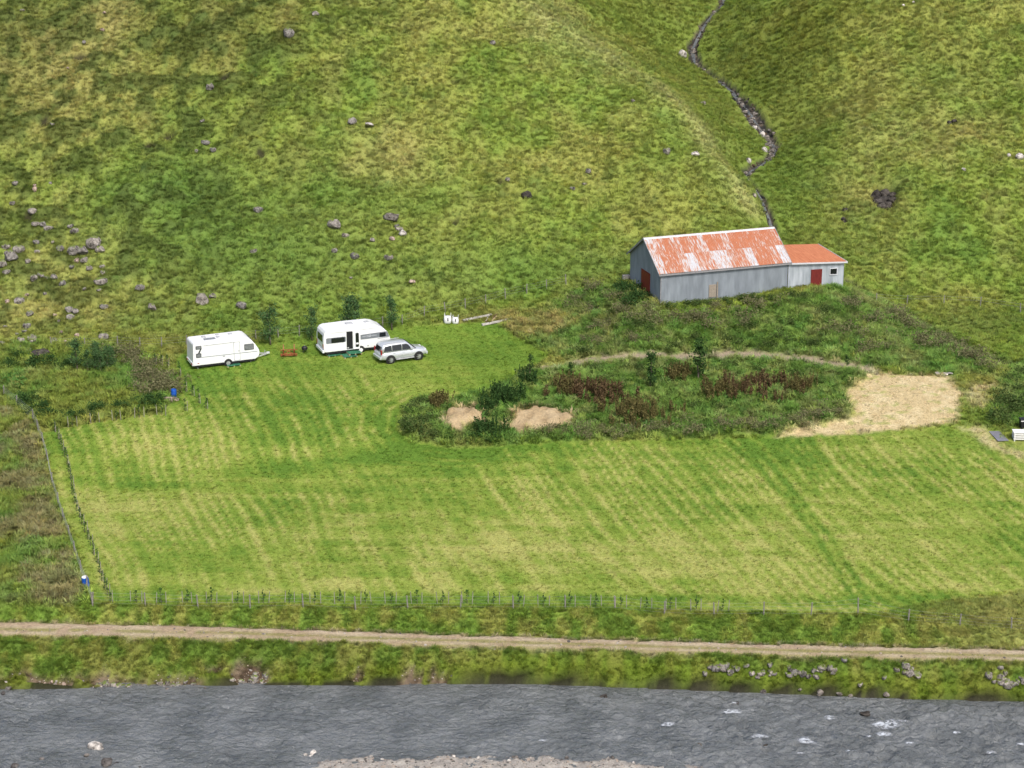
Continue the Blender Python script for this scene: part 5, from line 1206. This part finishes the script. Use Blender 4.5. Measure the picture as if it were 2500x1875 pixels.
fw = MB().loft([[(L * .89, .35, 2.22), (L * .89, W - .35, 2.22), (L * .94, W - .35, 1.82), (L * .94, .35, 1.82)], [(L * .89 + .04, .35, 2.235), (L * .89 + .04, W - .35, 2.235), (L * .94 + .04, W - .35, 1.83), (L * .94 + .04, .35, 1.83)]]).build('front_window', 'glass_dark', cv)
drawbar(cv, L, W); legs(cv, (.35, L - .9), W)

c0, c1 = corner_of(792, 861.5, .45), corner_of(942, 847, .45)
yaw2 = math.atan2(c1.y - c0.y, c1.x - c0.x); L, yaw2 = 6.5, R(21.5)
cb = thing('caravan', 'larger white caravan with a rounded rear, dark window band and open door', 'caravan', c0, yaw2)
pr = [(.10, .45), (-.02, .60), (-.06, 1.0), (-.05, 1.8), (.04, 2.28), (.20, 2.50), (.50, 2.62), (L * .40, 2.66), (L * .72, 2.64), (L * .80, 2.52), (L * .90, 2.18), (L * .955, 1.80), (L * .985, 1.35), (L, 1.02), (L * .98, .66), (L * .95, .45)]
extrude(pr, 0, W).build('body', 'white_gel', cb, bevel=.06)
MB().box(-.16, .05, .05, W - .05, .40, .66).build('rear_bumper', 'white_gel', cb, bevel=.04)
for y_ in (.05, W - .25): MB().box(-.085, -.04, y_, y_ + .18, .85, 1.25).build('tail_light', 'lamp_red', cb)
rw = MB().loft([[(-.075, .38, 1.38), (-.075, W - .38, 1.38), (-.065, W - .38, 2.05), (-.065, .38, 2.05)], [(-.03, .38, 1.38), (-.03, W - .38, 1.38), (-.03, W - .38, 2.05), (-.03, .38, 2.05)]]).build('rear_window', 'glass_dark', cb)
MB().box(-.085, -.05, W / 2 - .26, W / 2 + .26, .88, .99).build('number_plate', 'plastic_grey', cb)
MB().box(.2, L - .4, .1, W - .1, .24, .47).build('chassis', 'plastic_black', cb)
MB().lathe([(.40, -.008), (.40, .008)], 16, 'y', (L * .545, .0, .34)).build('wheel_arch', 'plastic_black', cb)
wheel(cb, L * .545, .07, .33, .2, rim='white_gel'); wheel(cb, L * .545, W - .16, .33, .2, side=1)
plate(rrect(L * .03, L * .325, 1.28, 1.82, .1), 0, .012).build('window_band', 'graphic_grey', cb)
window(cb, L * .105, L * .31, 1.30, 1.78, 'glass_dark', y=-.01)
dw = plate(rrect(L * .335, L * .425, .55, 2.25, .04), 0, .016).build('doorway', 'dark_gap', cb); dw['label'] = 'dark open doorway'
dl = MB().loft([[(x_, 0, z_) for x_, z_ in rrect(0, .62, .52, 2.28, .06)], [(x_, .05, z_) for x_, z_ in rrect(0, .62, .52, 2.28, .06)]]).build('door', 'white_gel', cb); dl.location = (L * .43, -.10, 0); dl.rotation_euler = (0, 0, -.12)
pl = plate(rrect(.22, .54, .72, 2.08, .08), 0, .015).build('door_window', 'glass_dark', dl); plate(rrect(.26, .50, .98, 1.14, .03), -.012, .014).build('door_bin', 'white_gel', dl)
plate([(L * .545, 1.80), (L * .94, 1.88), (L * .958, 1.72), (L * .978, 1.36), (L * .545, 1.34)], 0, .012).build('window_band', 'graphic_grey', cb)
window(cb, L * .83, L * .925, 1.40, 1.80, 'glass_dark', y=-.01)
# pale scroll emblem on the band
em = MB()
for a, b in (((.57, 1.60), (.63, 1.62)), ((.63, 1.62), (.655, 1.66)), ((.655, 1.66), (.68, 1.58)), ((.68, 1.58), (.70, 1.66)), ((.70, 1.66), (.72, 1.60)), ((.72, 1.60), (.79, 1.62)), ((.64, 1.55), (.70, 1.53)), ((.67, 1.70), (.70, 1.70))): em.beam((L * a[0], -.016, a[1]), (L * b[0], -.016, b[1]), .008, .03)
em.build('emblem', 'trim_white', cb)
plate([(L * .80, 1.28), (L * .97, 1.34), (L * .97, 1.30), (L * .80, 1.24)], 0, .016).build('swoosh', 'graphic_grey', cb)
for a in (.34, .64): plate(rrect(L * a, L * a + .18, .62, .74, .02), 0, .02).build('service_flap', 'plastic_grey', cb)
roof_hatch(cb, L * .38, L * .48, .9, 1.5, 2.65); roof_hatch(cb, L * .66, L * .72, .9, 1.4, 2.64)
plate([(L * .10, 2.36), (L * .80, 2.40), (L * .80, 2.34), (L * .10, 2.30)], 0, .035).build('awning_rail', 'white_gel', cb)
MB().loft([[(L * .905, .35, 2.16), (L * .905, W - .35, 2.16), (L * .965, W - .35, 1.66), (L * .965, .35, 1.66)], [(L * .905 + .03, .35, 2.18), (L * .905 + .03, W - .35, 2.18), (L * .965 + .03, W - .35, 1.67), (L * .965 + .03, .35, 1.67)]]).build('front_window', 'glass_dark', cb)
drawbar(cb, L, W); legs(cb, (.4, L - .9), W)
CB0, CBY = c0, yaw2

# ------------------------------------------------------------------ car
a, b = onground(952, 888), onground(1022, 878.5)
cyaw = math.atan2(b.y - a.y, b.x - a.x); mid = (a + b) / 2; off = Vector((-math.sin(cyaw), math.cos(cyaw), 0)) * .86
car = thing('parked_car', 'silver off-road estate car parked on the grass by the caravan', 'car', Vector((mid.x, mid.y, HZ(mid.x, mid.y))) + off, cyaw)
def ring(x_, hw, zl, zb):
    return [(x_, -hw * .90, zl), (x_, -hw, zl + .10), (x_, -hw * 1.005, (zl + zb) / 2), (x_, -hw * .97, zb - .06), (x_, -hw * .90, zb), (x_, 0, zb + .025), (x_, hw * .90, zb), (x_, hw * .97, zb - .06), (x_, hw * 1.005, (zl + zb) / 2), (x_, hw, zl + .10), (x_, hw * .90, zl)]
MB().loft([ring(-2.32, .74, .55, .98), ring(-2.26, .86, .44, 1.06), ring(-1.9, .92, .40, 1.11), ring(-.8, .935, .40, 1.12), ring(.6, .935, .40, 1.10), ring(1.1, .93, .40, 1.10), ring(1.6, .92, .42, 1.05), ring(2.05, .88, .46, .98), ring(2.28, .76, .50, .88), ring(2.36, .55, .55, .78)]).build('body', 'silver_paint', car, True)
def gring(x_, hb, ht, zb, zt): return [(x_, -hb, zb), (x_, -ht, zt - .07), (x_, -ht + .09, zt), (x_, 0, zt + .03), (x_, ht - .09, zt), (x_, ht, zt - .07), (x_, hb, zb)]
gh = MB().loft([gring(-2.24, .84, .80, 1.04, 1.12), gring(-2.10, .85, .72, 1.06, 1.66), gring(-1.95, .86, .70, 1.08, 1.80), gring(-1.2, .87, .70, 1.09, 1.86), gring(-.1, .87, .69, 1.09, 1.86), gring(.42, .87, .68, 1.08, 1.78), gring(.80, .86, .73, 1.07, 1.45), gring(1.22, .84, .80, 1.06, 1.12)]).build('cabin', 'silver_paint', car, True)
def side_win(pts, s):
    f = lambda x_, z_: s * (.87 - (.17) * (z_ - 1.09) / .71 + .014)
    mb = MB(); mb.loft([[(x_, f(x_, z_), z_) for x_, z_ in pts], [(x_, f(x_, z_) - s * .03, z_) for x_, z_ in pts]]); return mb.build('window', 'glass_dark', car)
for s in (-1, 1):
    side_win([(-1.98, 1.22), (-1.22, 1.20), (-1.22, 1.70), (-1.86, 1.68)], s); side_win([(-1.16, 1.20), (-.22, 1.19), (-.22, 1.71), (-1.16, 1.71)], s); side_win([(-.15, 1.19), (.82, 1.18), (.45, 1.60), (.28, 1.69), (-.15, 1.71)], s)
    MB().box(.62, .80, s * .93 - .10, s * .93 + .10, 1.18, 1.34).build('mirror', 'silver_paint', car, bevel=.03)
    MB().tube((-1.8, s * .60, 1.92), (.1, s * .60, 1.92), .022, .022, 6).build('roof_rail', 'plastic_grey', car)
    MB().box(-.85, .95, s * .98 - .05, s * .98 + .05, .36, .44).build('side_step', 'plastic_grey', car)
    MB().box(-2.30, -2.20, s * .80 - .09, s * .80 + .09, .95, 1.40).build('tail_light', 'lamp_red', car, bevel=.02)
    MB().box(2.10, 2.26, s * .66 - .16, s * .66 + .16, .76, .95).build('headlight', 'lamp_clear', car, bevel=.03)
    MB().box(-.9, .9, s * .945 - .012, s * .945 + .012, .70, .78).build('side_moulding', 'plastic_grey', car)
    for x_ in (-1.38, 1.42):
        MB().lathe([(.47, -.02), (.47, .02)], 18, 'y', (x_, s * .935, .40)).build('wheel_arch', 'plastic_black', car)
        wheel(car, x_, s * .87, .39, .25, side=s)
    for x_ in (-1.1, -.15): MB().box(x_, x_ + .18, s * .95 - .02, s * .95 + .02, 1.0, 1.035).build('door_handle', 'silver_paint', car)
MB().loft([[(-2.262, -.68, 1.18), (-2.262, .68, 1.18), (-2.13, .62, 1.62), (-2.13, -.62, 1.62)], [(-2.20, -.68, 1.18), (-2.20, .68, 1.18), (-2.07, .62, 1.62), (-2.07, -.62, 1.62)]]).build('rear_window', 'glass_dark', car)
MB().loft([[(.46, -.62, 1.755), (.46, .62, 1.755), (1.20, .76, 1.15), (1.20, -.76, 1.15)], [(.50, -.62, 1.79), (.50, .62, 1.79), (1.24, .76, 1.18), (1.24, -.76, 1.18)]]).build('windscreen', 'glass_dark', car)
MB().box(-2.42, -2.22, -.86, .86, .48, .72).build('rear_bumper', 'silver_paint', car, bevel=.05); MB().box(2.2, 2.42, -.80, .80, .46, .72).build('front_bumper', 'silver_paint', car, bevel=.06); MB().box(2.26, 2.385, -.42, .42, .74, .90).build('grille', 'plastic_grey', car, bevel=.02)

# ------------------------------------------------------------------ small things by the caravans
def pallet(p, rz, label, z=0, w=1.25, d=1.15):
    t = thing('pallet', label, 'pallet', p + Vector((0, 0, z)), rz)
    n = 6
    for i in range(n):
        y_ = d * i / n; MB().box(0, w, y_ + .008, y_ + d / n - .008, .115, .14).build('plank', 'pallet_green', t)
    for x_ in (0, w / 2 - .05, w - .1): MB().box(x_, x_ + .1, 0, d, .0, .113).build('bearer', 'pallet_wood', t)
    return t
def local(o0, yw_, x_, y_):
    q = Vector((o0.x + x_ * math.cos(yw_) - y_ * math.sin(yw_), o0.y + x_ * math.sin(yw_) + y_ * math.cos(yw_), 0)); q.z = HZ(q.x, q.y) + .02; return q
p = onground(556, 898); pallet(p, yaw, 'green-topped pallet step under the shut door of the left caravan')
p = onground(803, 874); pallet(p, yaw2 + .05, 'green pallet with raw wood bearers, farthest from the car')
p = onground(842, 877); pallet(p, yaw2 + .02, 'lower green pallet step in front of the open caravan door', w=1.25)
p = local(CB0, CBY, L * .33, -.85); pallet(p, yaw2, 'upper green pallet raised against the open caravan door', z=.14)
# upturned picnic table
p = onground(684, 875); t = thing('picnic_table', 'orange-brown wooden picnic table lying upside down between the caravans', 'table', p, .12)
for i in range(4): MB().box(.05, 1.6, .34 + i * .16, .34 + i * .16 + .15, .02, .06).build('top_plank', 'table_wood', t)
for y_ in (-.15, 1.15): MB().box(.05, 1.6, y_, y_ + .22, .33, .37).build('seat_plank', 'table_wood', t)
for x_ in (.3, 1.3):
    MB().beam((x_, -.15, .30), (x_, 1.4, .30), .05, .10).build('seat_bearer', 'table_wood', t); MB().beam((x_, .36, .09), (x_, .96, .09), .05, .09).build('top_bearer', 'table_wood', t)
    MB().beam((x_ + .05, .42, .08), (x_ + .05, -.12, .82), .08, .14).build('leg', 'table_wood', t); MB().beam((x_ + .05, .88, .08), (x_ + .05, 1.42, .82), .08, .14).build('leg', 'table_wood', t)
MB().beam((.35, .65, .1), (.8, .65, .42), .05, .08).build('brace', 'table_wood', t); MB().beam((1.25, .65, .1), (.8, .65, .42), .05, .08).build('brace', 'table_wood', t)
# barbecue
p = onground(744, 862); t = thing('barbecue', 'small black kettle barbecue standing on the grass near the upturned table', 'barbecue', p)
MB().lathe([(.08, .22), (.24, .28), (.29, .44)], 14).build('bowl', 'plastic_black', t, True); MB().lathe([(.30, .44), (.28, .54), (.17, .64), (.03, .67)], 14).build('lid', 'plastic_black', t, True)
for k in range(3): a_ = k * 2.1; MB().tube((math.cos(a_) * .15, math.sin(a_) * .15, .28), (math.cos(a_) * .3, math.sin(a_) * .3, 0), .018, .018, 5).build('leg', 'plastic_black', t)
MB().tube((.0, -.06, .69), (.0, .06, .69), .02, .02, 5).build('handle', 'plastic_grey', t)
# blue barrels
def barrel(u, v, s, label, lid, tilt):
    p = onground(u, v); t = thing('barrel', label, 'barrel', p, 0); t.rotation_euler = tilt
    MB().lathe([(.24 * s, 0), (.27 * s, .05 * s), (.29 * s, .28 * s), (.275 * s, .30 * s), (.29 * s, .33 * s), (.29 * s, .60 * s), (.275 * s, .62 * s), (.29 * s, .65 * s), (.27 * s, .86 * s), (.23 * s, .90 * s)], 18).build('drum', 'blue_plastic', t, True)
    MB().lathe([(.25 * s, .885 * s), (.25 * s, .935 * s), (.21 * s, .955 * s)], 16).build('lid', lid, t)
barrel(424, 970, .86, 'blue plastic barrel at the corner of the overgrown plot', 'blue_plastic', (0, .05, 0))
barrel(211, 1432, .88, 'blue plastic barrel with a white lid by the mesh fence', 'bag_white', (.05, -.10, .2))
for u, v, w in ((412, 982, 26), (425, 978, 22)): rock(u, v, w, 'rock_pink', 'flat sandy-coloured stone under the upper blue barrel', 'flat stones under the barrel', sz=.5)
# bulk bags
def bag(u, v, label, s):
    p = onground(u, v); t = thing('bulk_bag', label, 'bag', p, rnd.uniform(-.3, .3)); r_ = random.Random(int(u)); rings = []
    for h_, w_ in ((0, .30), (.12, .36), (.35, .37), (.6, .34), (.68, .25)):
        rings.append([(math.copysign(abs(math.cos(a_)) ** .6, math.cos(a_)) * w_ * s * r_.uniform(.94, 1.06), math.copysign(abs(math.sin(a_)) ** .6, math.sin(a_)) * w_ * s * r_.uniform(.94, 1.06), h_ * s) for a_ in [2 * math.pi * k / 14 for k in range(14)]])
    MB().loft(rings).build('sack', 'bag_white', t, True)
    for x_, y_ in ((-.3, -.25), (.3, -.25), (-.25, .3), (.3, .3)): MB().tube((x_ * s, y_ * s, .6 * s), (x_ * s * 1.1, y_ * s, .95 * s), .035 * s, .015, 5).build('loop', 'bag_white', t)
    MB().box(-.03 * s, .08 * s, -.40 * s, -.36 * s, .30 * s, .62 * s).build('tag', 'plastic_black', t)
bag(1093, 789, 'taller white bulk bag with its lifting loops upright', 1.0); bag(1112, 790, 'lower slumped white bulk bag next to the taller one', .85)
# timber
def plank(u0, v0, u1, v1, w, h, label, mname='plank_grey'):
    a_, b_ = onground(u0, v0), onground(u1, v1); o = MB().beam((0, 0, .10), (b_ - a_) + Vector((0, 0, .14)), w, h).build('plank', mname); o.location = a_; tag(o, label, 'plank'); return o
plank(1130, 785, 1200, 771, .34, .12, 'long pale grey plank lying nearest the bulk bags'); plank(1177, 796, 1250, 782, .30, .14, 'grey plank lying in the dry grass nearest the mown edge')
plank(1186, 788, 1214, 770, .08, .07, 'crooked rusty pole leaning across the scrap pile', 'rust_iron'); plank(1186, 787, 1192, 776, .07, .06, 'short bent pole at the near end of the scrap pile', 'plank_grey'); plank(1195, 783, 1208, 779, .14, .1, 'short dark timber in the scrap pile', 'rust_iron'); plank(1200, 788, 1212, 776, .1, .1, 'thin pale timber in the scrap pile', 'pallet_wood')
# by the right edge: grey sheet, white slatted bench, dark bin
p = onground(2436, 1080); o = MB().box(0, .95, 0, 2.3, .10, .14).box(.1, .85, .2, .3, 0, .101).box(.1, .85, 2.0, 2.1, 0, .101).build('sheet_panel', 'board_grey', None, bevel=.01); o.location = p; o.rotation_euler = (.02, 0, .12); tag(o, 'dark grey rigid panel lying flat on the grass beside the white bench', 'panel')
p = onground(2474, 1078); t = thing('garden_bench', 'white slatted wooden bench table standing beside the grey panel', 'bench', p, -.05)
for i in range(6): MB().box(0, 2.0, .0 + i * .17, .155 + i * .17, .72, .76).build('top_plank', 'white_paint', t)
for i in range(3): MB().box(0.02, 1.98, -.02, .01, .16 + i * .19, .28 + i * .19).build('side_slat', 'white_paint', t)
for x_ in (.05, 1.85):
    for y_ in (.03, .9): MB().box(x_, x_ + .1, y_, y_ + .1, 0, .718).build('leg', 'white_paint', t)
for i in range(3): MB().box(0.01, .04, .14, .89, .16 + i * .19, .28 + i * .19).build('end_slat', 'white_paint', t)
p = onground(2497, 1050); t = thing('wheeled_bin', 'dark brown bin with a pale rim behind the white bench', 'bin', p, .1)
MB().loft([[(-.22, -.25, .08), (.25, -.25, .08), (.25, .25, .08), (-.22, .25, .08)], [(-.30, -.32, .95), (.32, -.32, .95), (.32, .32, .95), (-.30, .32, .95)]]).build('body', 'plastic_black', t); MB().box(-.33, .36, -.36, .36, .96, 1.04).build('lid', 'plastic_black', t, bevel=.02); MB().box(-.34, .37, -.37, -.345, .88, .95).build('rim', 'bag_white', t)
for y_ in (-.2, .2): MB().lathe([(.1, -.03), (.1, .03)], 10, 'y', (.2, y_, .1)).build('wheel', 'rubber', t)
# white stones by the hay edge
for u, v in ((2290, 915), (2305, 918), (2318, 918)): rock(u, v, 16, 'rock_pale', 'pale grey slab at the upper edge of the hay patch', 'slabs at the hay edge', sz=.4)
